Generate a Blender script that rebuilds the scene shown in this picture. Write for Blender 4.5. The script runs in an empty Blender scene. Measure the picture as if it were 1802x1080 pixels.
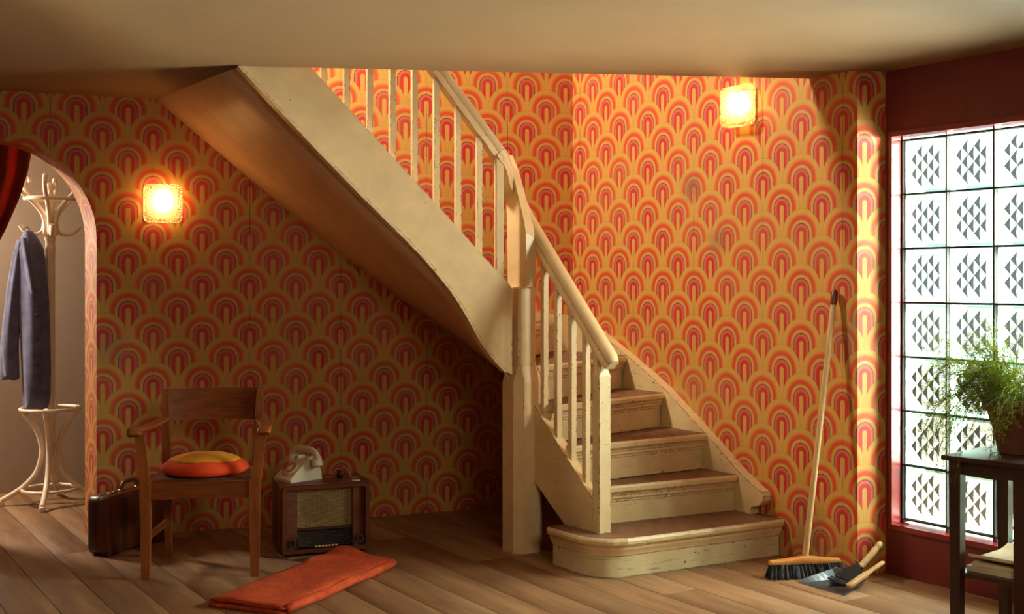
import bpy, bmesh, math, random
from mathutils import Vector, Matrix
random.seed(7)
scene = bpy.context.scene
COL = scene.collection
PI = math.pi

# ------------------------------------------------------------------ camera
cam_d = bpy.data.cameras.new('camera')
cam = bpy.data.objects.new('camera', cam_d)
COL.objects.link(cam)
cam.location = (0, 0, 1.275)
cam.rotation_euler = (PI / 2, 0, 0)
cam_d.sensor_width = 36.0
cam_d.lens = 36.0 * 2100 / 1802
cam_d.shift_y = -(540 - 494.3) / 1802
cam_d.clip_start = 0.05
scene.camera = cam

# ------------------------------------------------------------------ view + light
vs = scene.view_settings
vs.view_transform = 'Standard'
vs.look = 'None'
vs.gamma = 1.0
vs.exposure = 0.0
vs.use_curve_mapping = False
scene.cycles.use_denoising = True
scene.cycles.max_bounces = 12
scene.cycles.transparent_max_bounces = 24
scene.cycles.caustics_refractive = True
scene.cycles.caustics_reflective = False
scene.cycles.sample_clamp_indirect = 8.0

world = bpy.data.worlds.new('overcast_sky')
scene.world = world
world.use_nodes = True
bg = world.node_tree.nodes['Background']
bg.inputs['Color'].default_value = (0.93, 1.0, 0.98, 1)
bg.inputs['Strength'].default_value = 2.4


def light(name, kind, loc, target, power, color, size=None, size_y=None, **kw):
    d = bpy.data.lights.new(name, kind)
    d.energy = power
    d.color = color
    if kind == 'AREA':
        d.shape = 'RECTANGLE'
        d.size = size
        d.size_y = size_y or size
    elif kind == 'SUN':
        d.angle = size
    elif size is not None:
        d.shadow_soft_size = size
    for k, v in kw.items():
        setattr(d, k, v)
    o = bpy.data.objects.new(name, d)
    COL.objects.link(o)
    o.location = loc
    v = Vector(target) - Vector(loc)
    o.rotation_euler = v.to_track_quat('-Z', 'Y').to_euler()
    return o


light('daylight_panel', 'AREA', (2.66, 4.50, 1.78), (.8, 5.5, 1.15), 1250, (1.0, .90, .80), .7, .5)  # added panel outside the glass, stands in for daylight
light('return_wall_fill', 'AREA', tuple(Vector((1.634, 5.223, 1.05)) + Vector(((.5493 + .8357) * .60, (-.8357 + .5493) * .60, 0))), (1.56, 5.2, 1.05), 430, (1.0, .92, .84), .25, 1.3)  # extra panel added close to the glass to brighten the return wall
light('upstairs_lamp', 'AREA', (-1.25, 5.5, 3.55), (1.1, 5.7, 1.4), 100, (1.0, .87, .66), .35, .35)
light('hall_lamp', 'AREA', (-3.8, 6.6, 1.75), (-2.2, 6.1, .9), 56, (1.0, .86, .70), .3, .4)
light('room_fill', 'AREA', (1.0, 1.5, 1.80), (.2, 4.4, -.3), 22, (1.0, .88, .70), .9, .7)  # added soft fill out of view, lifts the stairs and room

# ------------------------------------------------------------------ plan of the house
PH, TH = .397, .989
C0 = Vector((.3512, 6.908))
DB = Vector((-math.cos(PH), -math.sin(PH)))       # along the back wall, away from the corner
NB = Vector((math.sin(PH), -math.cos(PH)))        # from the back wall into the room
DR = Vector((math.cos(TH), -math.sin(TH)))        # along the right wall, towards the viewer
NR = Vector((-math.sin(TH), -math.cos(TH)))       # from the right wall into the room
CEIL = 2.19
SLAB = 2.44
TOP = 4.5
Q0 = Vector((1.634, 5.223))                       # far end of the window wall


def Bk(t, o=0.0, z=0.0):
    p = C0 + DB * t + NB * o
    return Vector((p.x, p.y, z))


def Rt(s, o=0.0, z=0.0):
    p = C0 + DR * s + NR * o
    return Vector((p.x, p.y, z))


def Wn(s, o=0.0, z=0.0):
    p = Q0 + DR * s + NR * o
    return Vector((p.x, p.y, z))


# ------------------------------------------------------------------ material helpers
def lin(c):
    def f(x):
        x /= 255.0
        return x / 12.92 if x <= .04045 else ((x + .055) / 1.055) ** 2.4
    return (f(c[0]), f(c[1]), f(c[2]), 1.0)


class NT:
    def __init__(self, name):
        self.m = bpy.data.materials.new(name)
        self.m.use_nodes = True
        self.t = self.m.node_tree
        self.t.nodes.clear()
        self.out = self.t.nodes.new('ShaderNodeOutputMaterial')

    def n(self, typ, ins=None, **attrs):
        nd = self.t.nodes.new('ShaderNode' + typ)
        for k, v in attrs.items():
            setattr(nd, k, v)
        if ins:
            for k, v in ins.items():
                self.set(nd.inputs[k], v)
        return nd

    def set(self, sock, v):
        if isinstance(v, bpy.types.NodeSocket):
            self.t.links.new(v, sock)
        else:
            sock.default_value = v

    def math(self, op, a, b=None, c=None, clamp=False):
        nd = self.n('Math', operation=op, use_clamp=clamp)
        self.set(nd.inputs[0], a)
        if b is not None:
            self.set(nd.inputs[1], b)
        if c is not None:
            self.set(nd.inputs[2], c)
        return nd.outputs[0]

    def mix(self, f, a, b, blend='MIX'):
        nd = self.n('Mix', data_type='RGBA', blend_type=blend)
        self.set(nd.inputs['Factor'], f)
        self.set(nd.inputs['A'], a)
        self.set(nd.inputs['B'], b)
        return nd.outputs['Result']

    def ramp(self, f, stops, interp='LINEAR'):
        nd = self.n('ValToRGB')
        cr = nd.color_ramp
        cr.interpolation = interp
        while len(cr.elements) < len(stops):
            cr.elements.new(.5)
        for e, (p, c) in zip(cr.elements, stops):
            e.position = p
            e.color = c if len(c) == 4 else (*c, 1)
        self.set(nd.inputs['Fac'], f)
        return nd.outputs['Color']

    def noise(self, vec, scale, detail=3, rough=.55, dist=0.0):
        nd = self.n('TexNoise', {'Scale': scale, 'Detail': detail, 'Roughness': rough, 'Distortion': dist})
        if vec is not None:
            self.set(nd.inputs['Vector'], vec)
        return nd.outputs['Fac']

    def coord(self, kind='Object', scale=None, loc=None, rot=None):
        o = self.n('TexCoord').outputs[kind]
        if scale or loc or rot:
            mp = self.n('Mapping')
            self.set(mp.inputs['Vector'], o)
            if scale:
                mp.inputs['Scale'].default_value = scale
            if loc:
                mp.inputs['Location'].default_value = loc
            if rot:
                mp.inputs['Rotation'].default_value = rot
            o = mp.outputs[0]
        return o

    def bsdf(self, color, rough=.6, bump=None, bump_s=.2, bump_d=.01, **kw):
        p = self.n('BsdfPrincipled')
        self.set(p.inputs['Base Color'], color)
        self.set(p.inputs['Roughness'], rough)
        for k, v in kw.items():
            self.set(p.inputs[k.replace('_', ' ')], v)
        if bump is not None:
            b = self.n('Bump', {'Strength': bump_s, 'Distance': bump_d})
            self.set(b.inputs['Height'], bump)
            self.t.links.new(b.outputs[0], p.inputs['Normal'])
        self.t.links.new(p.outputs[0], self.out.inputs['Surface'])
        return p


def simple(name, col, rough=.6, var=.12, scale=18, bump_s=.15, stretch=None, coord='Object', **kw):
    k = NT(name)
    v = k.coord(coord, scale=stretch)
    f = k.noise(v, scale, 4, .6)
    c = lin(col)
    a = tuple(min(1, x * (1 - var)) for x in c[:3]) + (1,)
    b = tuple(min(1, x * (1 + var)) for x in c[:3]) + (1,)
    colr = k.ramp(f, [(.3, a), (.7, b)])
    k.bsdf(colr, rough, f, bump_s, .004, **kw)
    return k.m


def wood(name, dark, light_, rough=.45, grain=(1, 14, 14), scale=3.0, rnd=0.0, bump=.1):
    k = NT(name)
    v = k.coord('Object', scale=grain)
    oi = k.n('ObjectInfo')
    off = k.n('VectorMath', operation='ADD')
    k.set(off.inputs[0], v)
    comb = k.n('CombineXYZ')
    k.set(comb.inputs[0], k.math('MULTIPLY', oi.outputs['Random'], 37.0))
    k.set(comb.inputs[1], k.math('MULTIPLY', oi.outputs['Random'], 17.0))
    k.set(off.inputs[1], comb.outputs[0])
    f = k.noise(off.outputs[0], scale, 5, .62, .6)
    f2 = k.noise(off.outputs[0], scale * .25, 2, .5)
    f3 = k.math('ADD', k.math('MULTIPLY', f, .65), k.math('MULTIPLY', f2, .35))
    col = k.ramp(f3, [(.32, lin(dark)), (.5, tuple((a + b) / 2 for a, b in zip(lin(dark), lin(light_)))), (.68, lin(light_))])
    if rnd:
        hv = k.n('HueSaturation')
        k.set(hv.inputs['Color'], col)
        k.set(hv.inputs['Value'], k.math('ADD', k.math('MULTIPLY', oi.outputs['Random'], rnd), 1 - rnd / 2))
        col = hv.outputs[0]
    k.bsdf(col, rough, f, bump, .003)
    return k.m


def wallpaper():
    k = NT('rainbow_arch_wallpaper')
    uv = k.n('UVMap', uv_map='paper')
    sep = k.n('SeparateXYZ')
    k.set(sep.inputs[0], uv.outputs[0])
    # hand-printed wobble
    X, Y = sep.outputs[0], sep.outputs[1]
    H = .965
    R = .462
    y2 = k.math('MULTIPLY', Y, 2.0)
    n0 = k.math('FLOOR', y2)
    fr = k.math('SUBTRACT', y2, n0)
    a1 = k.math('MULTIPLY', k.math('SUBTRACT', 1.0, fr), .5)
    n1 = k.math('ADD', n0, 1.0)

    def dx(n):
        off = k.math('MULTIPLY', k.math('FLOORED_MODULO', n, 2.0), .5)
        t = k.math('SUBTRACT', X, off)
        r = k.math('SUBTRACT', t, k.math('ROUND', t))
        return k.math('MULTIPLY', k.math('ABSOLUTE', r), H)
    d1x = dx(n1)
    d0 = dx(n0)
    d1 = k.math('SQRT', k.math('ADD', k.math('MULTIPLY', d1x, d1x), k.math('MULTIPLY', a1, a1)))
    inside = k.math('LESS_THAN', d1, R)
    gap = k.math('GREATER_THAN', d0, R)
    mg = k.n('Mix', data_type='FLOAT')
    k.set(mg.inputs['Factor'], gap)
    k.set(mg.inputs['A'], d0)
    k.set(mg.inputs['B'], d1x)
    d0 = mg.outputs['Result']
    mixd = k.n('Mix', data_type='FLOAT')
    k.set(mixd.inputs['Factor'], inside)
    k.set(mixd.inputs['A'], d0)
    k.set(mixd.inputs['B'], d1)
    d = mixd.outputs['Result']
    obj = k.coord('Object')
    fine = k.noise(obj, 60, 3, .6)
    d = k.math('ADD', d, k.math('MULTIPLY', k.math('SUBTRACT', fine, .5), .008))
    q = k.math('DIVIDE', d, R)
    must = lin((198, 156, 74))
    must2 = lin((188, 144, 66))
    red = lin((200, 72, 42))
    orange = lin((210, 100, 50))
    pink = lin((198, 98, 84))
    rose = lin((196, 72, 62))
    dark = lin((58, 30, 28))
    cream = lin((206, 152, 78))
    line = lin((150, 90, 50))
    col = k.ramp(q, [
        (0.0, cream), (.100, cream), (.112, lin((184, 50, 36))), (.25, lin((190, 46, 38))), (.285, pink), (.385, pink), (.394, dark), (.414, dark),
        (.424, cream), (.450, cream), (.456, line), (.464, cream), (.545, cream), (.552, line), (.564, line), (.572, orange), (.60, red), (.67, red),
        (.735, orange), (.79, lin((206, 136, 58))), (.84, must), (.985, must), (.992, lin((160, 116, 44))), (1.0, must2)][:32])
    # ageing: soft rubbed and dirty areas
    big = k.noise(obj, 1.7, 4, .6, .4)
    mid = k.noise(obj, 9.0, 5, .7)
    col = k.mix(k.ramp(big, [(.45, (0, 0, 0)), (.75, (.30, .30, .30))]), col, lin((190, 150, 92)))
    dirt = k.math('MULTIPLY', k.math('GREATER_THAN', mid, .66), .14)
    col = k.mix(dirt, col, lin((120, 92, 60)))
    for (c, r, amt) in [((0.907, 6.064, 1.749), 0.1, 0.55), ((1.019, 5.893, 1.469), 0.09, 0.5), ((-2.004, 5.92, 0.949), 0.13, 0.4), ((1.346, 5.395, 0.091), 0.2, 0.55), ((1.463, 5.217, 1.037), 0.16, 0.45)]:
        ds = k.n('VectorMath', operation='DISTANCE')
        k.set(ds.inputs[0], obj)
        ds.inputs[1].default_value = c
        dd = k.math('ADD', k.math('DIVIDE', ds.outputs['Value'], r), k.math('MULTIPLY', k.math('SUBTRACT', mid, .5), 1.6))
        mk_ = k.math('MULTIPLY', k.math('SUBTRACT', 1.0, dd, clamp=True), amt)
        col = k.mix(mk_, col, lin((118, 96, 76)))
    streak = k.n('TexNoise', {'Scale': 1.0, 'Detail': 4.0, 'Roughness': .6})
    k.set(streak.inputs['Vector'], k.coord('Object', scale=(110, 110, 4)))
    col = k.mix(k.math('MULTIPLY', k.math('ABSOLUTE', k.math('SUBTRACT', streak.outputs['Fac'], .5)), .5), col, lin((130, 96, 60)))
    # paper joints, one every two repeats; the paper has lifted along parts of them
    sj = k.math('DIVIDE', k.math('SUBTRACT', X, .5), 2.0)
    sd = k.math('MULTIPLY', k.math('ABSOLUTE', k.math('SUBTRACT', sj, k.math('ROUND', sj))), .482)
    ybrk = k.noise(k.coord('Object', scale=(.5, .5, 3.0)), 2.0, 3, .6)
    seam = k.math('MULTIPLY', k.math('LESS_THAN', sd, k.math('ADD', .0006, k.math('MULTIPLY', k.math('GREATER_THAN', ybrk, .53), .0013))), .75)
    col = k.mix(seam, col, lin((62, 38, 24)))
    h = k.math('SUBTRACT', k.math('MULTIPLY', fine, .4), seam)
    k.bsdf(col, .62, h, .25, .003, Specular_IOR_Level=.35)
    return k.m


def painted(name, base, chips=.5, wear=True, rough=.38):
    """old gloss paint, chipped along the arrises down to brown wood"""
    k = NT(name)
    v = k.coord('Object')
    fine = k.noise(v, 46, 5, .7)
    mid = k.noise(v, 7, 4, .6)
    big = k.noise(v, 1.8, 3, .5)
    c = lin(base)
    col = k.ramp(mid, [(.3, tuple(x * .84 for x in c[:3])), (.7, tuple(min(1, x * 1.05) for x in c[:3]))])
    col = k.mix(k.math('MULTIPLY', k.ramp(big, [(.5, (0, 0, 0)), (.75, (1, 1, 1))]), .35), col, lin((190, 160, 112)))
    sc = k.noise(k.coord('Object', scale=(1.6, 1.6, 30)), 4, 5, .75)
    spots = k.math('MULTIPLY', k.math('GREATER_THAN', fine, .70 - .022 * chips), k.math('GREATER_THAN', mid, .47))
    if wear:
        bev = k.n('Bevel', samples=4)
        bev.inputs['Radius'].default_value = .009
        geo = k.n('NewGeometry')
        dot = k.n('VectorMath', operation='DOT_PRODUCT')
        k.set(dot.inputs[0], bev.outputs[0])
        k.set(dot.inputs[1], geo.outputs['Normal'])
        edge = k.math('SUBTRACT', 1.0, dot.outputs['Value'])
        e2 = k.math('MULTIPLY', k.math('GREATER_THAN', edge, .05), k.math('GREATER_THAN', k.math('ADD', fine, k.math('MULTIPLY', mid, .5)), .86 - .06 * chips))
        spots = k.math('MAXIMUM', spots, e2)
    scr = k.math('MULTIPLY', k.math('GREATER_THAN', sc, .68 - .03 * chips), .26 * chips)
    col = k.mix(scr, col, lin((150, 122, 84)))
    col = k.mix(spots, col, lin((74, 46, 26)))
    h = k.math('SUBTRACT', k.math('ADD', k.math('MULTIPLY', mid, .5), k.math('MULTIPLY', fine, .12)), spots)
    k.bsdf(col, k.math('ADD', rough, k.math('MULTIPLY', spots, .4)), h, .28, .004)
    return k.m


M = {}
M['paper'] = wallpaper()
M['paint'] = painted('cream_gloss_paint', (234, 205, 154), .7)
M['paint_worn'] = painted('worn_cream_paint', (230, 204, 152), 1.8)
M['paint_old'] = painted('weathered_cream_paint', (222, 208, 160), 2.6)
M['soffit'] = simple('pinkish_soffit_paint', (226, 184, 146), .5, .10, 3.0, .1, stretch=(3, 3, 1))
M['tread'] = wood('bare_tread_wood', (92, 62, 42), (134, 98, 70), .6, (9, 2, 9), 3.0)
M['plank'] = wood('floor_plank_wood', (112, 80, 54), (166, 128, 90), .50, (1, 9, 9), 2.2, rnd=.16, bump=.12)
M['under'] = simple('dark_subfloor', (30, 20, 14), .9)
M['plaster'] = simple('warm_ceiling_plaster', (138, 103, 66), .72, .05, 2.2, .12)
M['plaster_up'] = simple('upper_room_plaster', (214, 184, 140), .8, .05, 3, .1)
M['hall'] = simple('hall_wall_paint', (158, 138, 118), .75, .04, 14, .25)
M['maroon'] = simple('maroon_painted_wall', (104, 28, 26), .52, .10, 26, .12, stretch=(1, 1, .3))
M['maroon_gloss'] = simple('maroon_gloss_frame', (122, 30, 34), .25, .08, 22, .1)
M['mortar'] = simple('dark_window_joint', (40, 26, 20), .7)
M['chairwood'] = wood('dark_oak_wood', (98, 48, 18), (152, 82, 34), .33, (22, 22, 2.5), 3.0)
M['chairback'] = wood('varnished_back_wood', (86, 40, 16), (136, 68, 30), .22, (3, 18, 26), 3.0)
M['walnut'] = wood('walnut_radio_wood', (66, 30, 14), (108, 54, 24), .28, (4, 4, 20), 4.0)
M['walnut_dark'] = wood('dark_walnut_wood', (46, 22, 12), (74, 38, 18), .32, (4, 4, 20), 4.0)
M['leather'] = simple('brown_case_leather', (96, 46, 20), .38, .25, 9, .35)
M['leather_dark'] = simple('dark_case_leather', (66, 32, 15), .4, .2, 12, .3)
M['brass'] = simple('dull_brass', (190, 150, 80), .3, .1, 20, .1, Metallic=1.0)
M['steel'] = simple('galvanised_steel', (150, 162, 170), .38, .25, 14, .2, Metallic=.75)
M['chrome'] = simple('chrome_ring', (200, 196, 186), .2, .05, 10, 0.0, Metallic=1.0)
M['black'] = simple('black_plastic', (20, 17, 15), .3, .1)
M['phone'] = simple('ivory_phone_plastic', (214, 204, 172), .3, .05, 12, .03)
M['phone_dial'] = simple('clear_dial_plastic', (214, 178, 140), .25, .06)
M['white_paint'] = simple('old_white_lacquer', (232, 212, 186), .35, .08, 22, .1)
M['broom_wood'] = wood('pale_broom_wood', (186, 146, 92), (214, 178, 122), .5, (12, 12, 2), 4.0)
M['broom_stock'] = wood('orange_beech_wood', (196, 126, 58), (222, 156, 84), .4, (6, 12, 12), 4.0)
M['bristle'] = simple('black_bristle', (22, 20, 20), .7, .3, 60, .3)
M['table'] = wood('dark_table_wood', (40, 17, 12), (62, 27, 18), .38, (18, 18, 2.5), 3.0)
M['terracotta'] = simple('terracotta_clay', (112, 62, 36), .75, .25, 12, .3)
M['soil'] = simple('potting_soil', (38, 26, 18), .95, .4, 60, .6)
M['paper_old'] = simple('yellowed_newsprint', (214, 196, 158), .8, .06, 40, .1)
M['cord_white'] = simple('pale_flex', (200, 178, 150), .5)
M['concrete'] = simple('outside_paving', (176, 164, 146), .9, .15, 3, .2)


def fabric(name, a, b, scale, bump, rough=.9, stretch=None, sheen=.3):
    k = NT(name)
    v = k.coord('Object', scale=stretch)
    f = k.noise(v, scale, 4, .65)
    g = k.noise(v, 240, 2, .5)
    col = k.ramp(f, [(.32, lin(a)), (.68, lin(b))])
    k.bsdf(col, rough, k.math('ADD', f, k.math('MULTIPLY', g, .6)), bump, .004, Sheen_Weight=sheen)
    return k.m


M['curtain'] = fabric('rust_velvet', (122, 36, 14), (166, 56, 22), 8, .2, .85, (1, 1, .4), .1)
M['jacket'] = fabric('blue_grey_cotton', (62, 62, 88), (92, 90, 118), 16, .3, .9)


def rugmat():
    k = NT('orange_woven_rug')
    v = k.coord('Object')
    nz = k.noise(v, 9, 5, .65, 1.2)
    vor = k.n('TexVoronoi', {'Scale': 16.0}, feature='DISTANCE_TO_EDGE')
    k.set(vor.inputs['Vector'], v)
    mot = k.math('LESS_THAN', k.math('ADD', vor.outputs['Distance'], k.math('MULTIPLY', nz, .16)), .115)
    weave = k.noise(k.coord('Object', scale=(1, 5, 5)), 130, 3, .6)
    col = k.ramp(nz, [(.3, lin((176, 58, 12))), (.7, lin((206, 84, 20)))])
    col = k.mix(k.math('MULTIPLY', mot, .55), col, lin((150, 40, 20)))
    col = k.mix(k.math('MULTIPLY', k.math('GREATER_THAN', weave, .58), .25), col, lin((140, 40, 14)))
    k.bsdf(col, .9, weave, .5, .004, Sheen_Weight=.0)
    return k.m


M['rug'] = rugmat()
M['cush_o'] = fabric('orange_cushion_cloth', (212, 54, 8), (228, 74, 14), 6, .25, .9, None, 0.0)
M['cush_y'] = fabric('yellow_cushion_cloth', (206, 140, 20), (222, 158, 30), 6, .2, .9, None, 0.0)
M['cane'] = fabric('woven_cane_seat', (88, 52, 22), (126, 80, 38), 90, .6, .6, None, 0.0)


def grille():
    k = NT('gold_speaker_cloth')
    v = k.coord('Object')
    w1 = k.n('TexWave', {'Scale': 62.0, 'Distortion': 1.5, 'Detail': 2.0}, wave_type='BANDS', bands_direction='Z')
    k.set(w1.inputs['Vector'], v)
    w2 = k.n('TexWave', {'Scale': 48.0, 'Distortion': 2.0, 'Detail': 2.0}, wave_type='BANDS', bands_direction='X')
    k.set(w2.inputs['Vector'], v)
    f = k.math('MULTIPLY', w1.outputs['Fac'], k.math('ADD', .45, k.math('MULTIPLY', w2.outputs['Fac'], .55)))
    # darker disc of the loudspeaker behind the cloth
    sx = k.n('SeparateXYZ')
    k.set(sx.inputs[0], v)
    r = k.math('SQRT', k.math('ADD', k.math('POWER', k.math('ADD', sx.outputs[0], .048), 2.0), k.math('POWER', k.math('SUBTRACT', sx.outputs[2], .215), 2.0)))
    disc = k.math('MULTIPLY', k.math('LESS_THAN', r, .066), .32)
    col = k.ramp(f, [(.1, lin((66, 48, 26))), (.7, lin((196, 164, 104)))])
    col = k.mix(disc, col, lin((70, 52, 30)))
    k.bsdf(col, .8, f, .5, .003)
    return k.m


M['grille'] = grille()


def dialglass():
    k = NT('black_tuning_glass')
    v = k.coord('Object')
    b = k.n('TexBrick', {'Scale': 34.0, 'Mortar Size': .03, 'Row Height': .22, 'Brick Width': .55}, offset=.37)
    mp = k.n('Mapping')
    mp.inputs['Rotation'].default_value = (PI / 2, 0, 0)
    k.set(mp.inputs['Vector'], v)
    k.set(b.inputs['Vector'], mp.outputs[0])
    nz = k.noise(v, 220, 2, .5)
    f = k.math('MULTIPLY', k.math('GREATER_THAN', nz, .56), k.math('LESS_THAN', k.math('FRACT', k.math('MULTIPLY', k.n('SeparateXYZ', {0: v}).outputs[2], 110.0)), .45))
    col = k.mix(k.math('MULTIPLY', f, .16), lin((16, 15, 14)), lin((150, 134, 108)))
    k.bsdf(col, .12, Coat_Weight=.6)
    return k.m


M['dial'] = dialglass()


def glassblock(name='moulded_block_glass', tint=(.86, 1.0, .94, 1)):
    """moulded inner face: bends the light, with a share of scattering straight through"""
    k = NT(name)
    refr = k.n('BsdfRefraction', {'IOR': 1.50, 'Roughness': .01})
    refr.inputs['Color'].default_value = tint
    tr = k.n('BsdfTransparent')
    tr.inputs['Color'].default_value = (.9, 1.0, .96, 1)
    m1 = k.n('MixShader', {0: .10})
    k.t.links.new(refr.outputs[0], m1.inputs[1])
    k.t.links.new(tr.outputs[0], m1.inputs[2])
    k.t.links.new(m1.outputs[0], k.out.inputs['Surface'])
    return k.m


def glassface():
    k = NT('smooth_block_face')
    tr = k.n('BsdfTransparent')
    tr.inputs['Color'].default_value = (.95, 1.0, .98, 1)
    gl = k.n('BsdfGlossy', {'Roughness': .04})
    m2 = k.n('MixShader', {0: .05})
    k.t.links.new(tr.outputs[0], m2.inputs[1])
    k.t.links.new(gl.outputs[0], m2.inputs[2])
    k.t.links.new(m2.outputs[0], k.out.inputs['Surface'])
    return k.m


M['block_face'] = glassface()
M['block'] = glassblock()
M['block_edge'] = glassblock('green_thick_glass_rim', (.22, .46, .36, 1))
M['coat'] = simple('white_glass_edge', (206, 232, 222), .6, .05)


def lampglass():
    k = NT('pebbled_lamp_glass')
    v = k.coord('Object')
    vor = k.n('TexVoronoi', {'Scale': 130.0}, feature='F1')
    k.set(vor.inputs['Vector'], v)
    nz = k.noise(v, 120, 3, .6)
    h = k.math('ADD', vor.outputs['Distance'], k.math('MULTIPLY', nz, .4))
    bump = k.n('Bump', {'Strength': .9, 'Distance': .004})
    k.set(bump.inputs['Height'], h)
    tl = k.n('BsdfTranslucent')
    tl.inputs['Color'].default_value = (.62, .46, .26, 1)
    tr = k.n('BsdfTransparent')
    tr.inputs['Color'].default_value = (.95, .86, .68, 1)
    gl = k.n('BsdfGlossy', {'Roughness': .15})
    k.t.links.new(bump.outputs[0], tl.inputs['Normal'])
    k.t.links.new(bump.outputs[0], gl.inputs['Normal'])
    f = k.ramp(h, [(.35, (.08, .08, .08)), (.80, (.70, .70, .70))])
    m1 = k.n('MixShader')
    k.t.links.new(f, m1.inputs[0])
    k.t.links.new(tl.outputs[0], m1.inputs[1])
    k.t.links.new(tr.outputs[0], m1.inputs[2])
    m2 = k.n('MixShader', {0: .10})
    k.t.links.new(m1.outputs[0], m2.inputs[1])
    k.t.links.new(gl.outputs[0], m2.inputs[2])
    k.t.links.new(m2.outputs[0], k.out.inputs['Surface'])
    return k.m


M['lampglass'] = lampglass()


def bulb_mat(name, col, s):
    k = NT(name)
    e = k.n('Emission', {'Strength': s})
    e.inputs['Color'].default_value = (*col, 1)
    k.t.links.new(e.outputs[0], k.out.inputs['Surface'])
    return k.m


M['bulb'] = bulb_mat('warm_glowing_bulb', (1.0, .58, .22), 95)


def leafmat():
    k = NT('fern_needle_green')
    v = k.coord('Object')
    f = k.noise(v, 7, 3, .6)
    col = k.ramp(f, [(.3, lin((64, 84, 20))), (.7, lin((138, 150, 48)))])
    d = k.n('BsdfDiffuse')
    k.set(d.inputs['Color'], col)
    t = k.n('BsdfTranslucent')
    k.set(t.inputs['Color'], col)
    m = k.n('MixShader', {0: .35})
    k.t.links.new(d.outputs[0], m.inputs[1])
    k.t.links.new(t.outputs[0], m.inputs[2])
    k.t.links.new(m.outputs[0], k.out.inputs['Surface'])
    return k.m


M['needle'] = leafmat()
M['stem'] = simple('green_stem', (70, 80, 34), .7)

# ------------------------------------------------------------------ mesh helpers
EMPTY_Z = Vector((0, 0, 0))


def V3(p):
    return Vector(p)


def mk(name, bm, mat, parent=None, smooth=True, base=None, mats=None):
    """link a bmesh as one object; base = world point subtracted so the parts sit in their thing's frame"""
    if base is not None:
        bmesh.ops.translate(bm, verts=bm.verts, vec=-Vector(base))
    bmesh.ops.recalc_face_normals(bm, faces=bm.faces)
    me = bpy.data.meshes.new(name)
    bm.to_mesh(me)
    bm.free()
    for m in (mats or [mat]):
        me.materials.append(m)
    if smooth:
        for p in me.polygons:
            p.use_smooth = True
        if smooth != 'full':
            try:
                me.set_sharp_from_angle(angle=math.radians(40))
            except Exception:
                pass
    o = bpy.data.objects.new(name, me)
    COL.objects.link(o)
    if parent is not None:
        o.parent = parent
    return o


def thing(name, label, cat, loc=(0, 0, 0), rz=0.0, group=None):
    o = bpy.data.objects.new(name, None)
    o.empty_display_size = .1
    COL.objects.link(o)
    o.location = loc
    o.rotation_euler = (0, 0, rz)
    o['label'] = label
    o['category'] = cat
    if group:
        o['group'] = group
    return o


def structure(o, label, cat):
    o['kind'] = 'structure'
    o['label'] = label
    o['category'] = cat
    return o


def box(bm, c, s, rot=None):
    m = Matrix.Diagonal((s[0], s[1], s[2], 1))
    if rot is not None:
        m = rot.to_4x4() @ m
    m = Matrix.Translation(Vector(c)) @ m
    return bmesh.ops.create_cube(bm, size=1, matrix=m)['verts']


def bev(bm, w, seg=2, angle=.6):
    es = [e for e in bm.edges if len(e.link_faces) == 2 and e.calc_face_angle(0) > angle]
    bmesh.ops.bevel(bm, geom=es, offset=w, segments=seg, affect='EDGES', clamp_overlap=True, profile=.5)


def B():
    return bmesh.new()


def boxbm(c, s, w=.003, seg=2, rot=None):
    bm = B()
    box(bm, c, s, rot)
    if w:
        bev(bm, w, seg)
    return bm


def prism(bm, pts, vec):
    """closed polygon (list of 3-D points) pushed along vec"""
    a = [bm.verts.new(Vector(p)) for p in pts]
    b = [bm.verts.new(Vector(p) + Vector(vec)) for p in pts]
    n = len(a)
    bm.faces.new(a)
    bm.faces.new(b[::-1])
    for i in range(n):
        bm.faces.new((a[i], b[i], b[(i + 1) % n], a[(i + 1) % n]))


def loft(bm, rings, closed=True, caps=True):
    vs_ = [[bm.verts.new(Vector(p)) for p in r] for r in rings]
    n = len(vs_[0])
    for i in range(len(vs_) - 1):
        for j in range(n if closed else n - 1):
            k = (j + 1) % n
            bm.faces.new((vs_[i][j], vs_[i][k], vs_[i + 1][k], vs_[i + 1][j]))
    if caps and closed:
        bm.faces.new(vs_[0][::-1])
        bm.faces.new(vs_[-1])
    return vs_


def smooth_path(pts, n=8):
    """Catmull-Rom through the points"""
    P = [Vector(p) for p in pts]
    P = [P[0] * 2 - P[1]] + P + [P[-1] * 2 - P[-2]]
    out = []
    for i in range(1, len(P) - 2):
        for k in range(n):
            t = k / n
            a, b, c, d = P[i - 1], P[i], P[i + 1], P[i + 2]
            out.append(.5 * ((2 * b) + (c - a) * t + (2 * a - 5 * b + 4 * c - d) * t * t + (-a + 3 * b - 3 * c + d) * t ** 3))
    out.append(P[-2])
    return out


def sweep(bm, path, prof, up=(0, 0, 1), scales=None, closed=False):
    path = [Vector(p) for p in path]
    rings = []
    N = len(path)
    for i, p in enumerate(path):
        if closed:
            t = path[(i + 1) % N] - path[i - 1]
        else:
            t = path[min(i + 1, N - 1)] - path[max(i - 1, 0)]
        t.normalize()
        u0 = Vector(up)
        side = t.cross(u0)
        if side.length < 1e-4:
            side = t.cross(Vector((0, 1, 0)))
        side.normalize()
        u = side.cross(t)
        s = scales[i] if scales else 1.0
        rings.append([p + side * (a * s) + u * (b * s) for a, b in prof])
    if closed:
        rings.append(rings[0])
        vs_ = loft(bm, rings, True, False)
        bmesh.ops.remove_doubles(bm, verts=bm.verts, dist=1e-6)
    else:
        loft(bm, rings)


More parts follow.
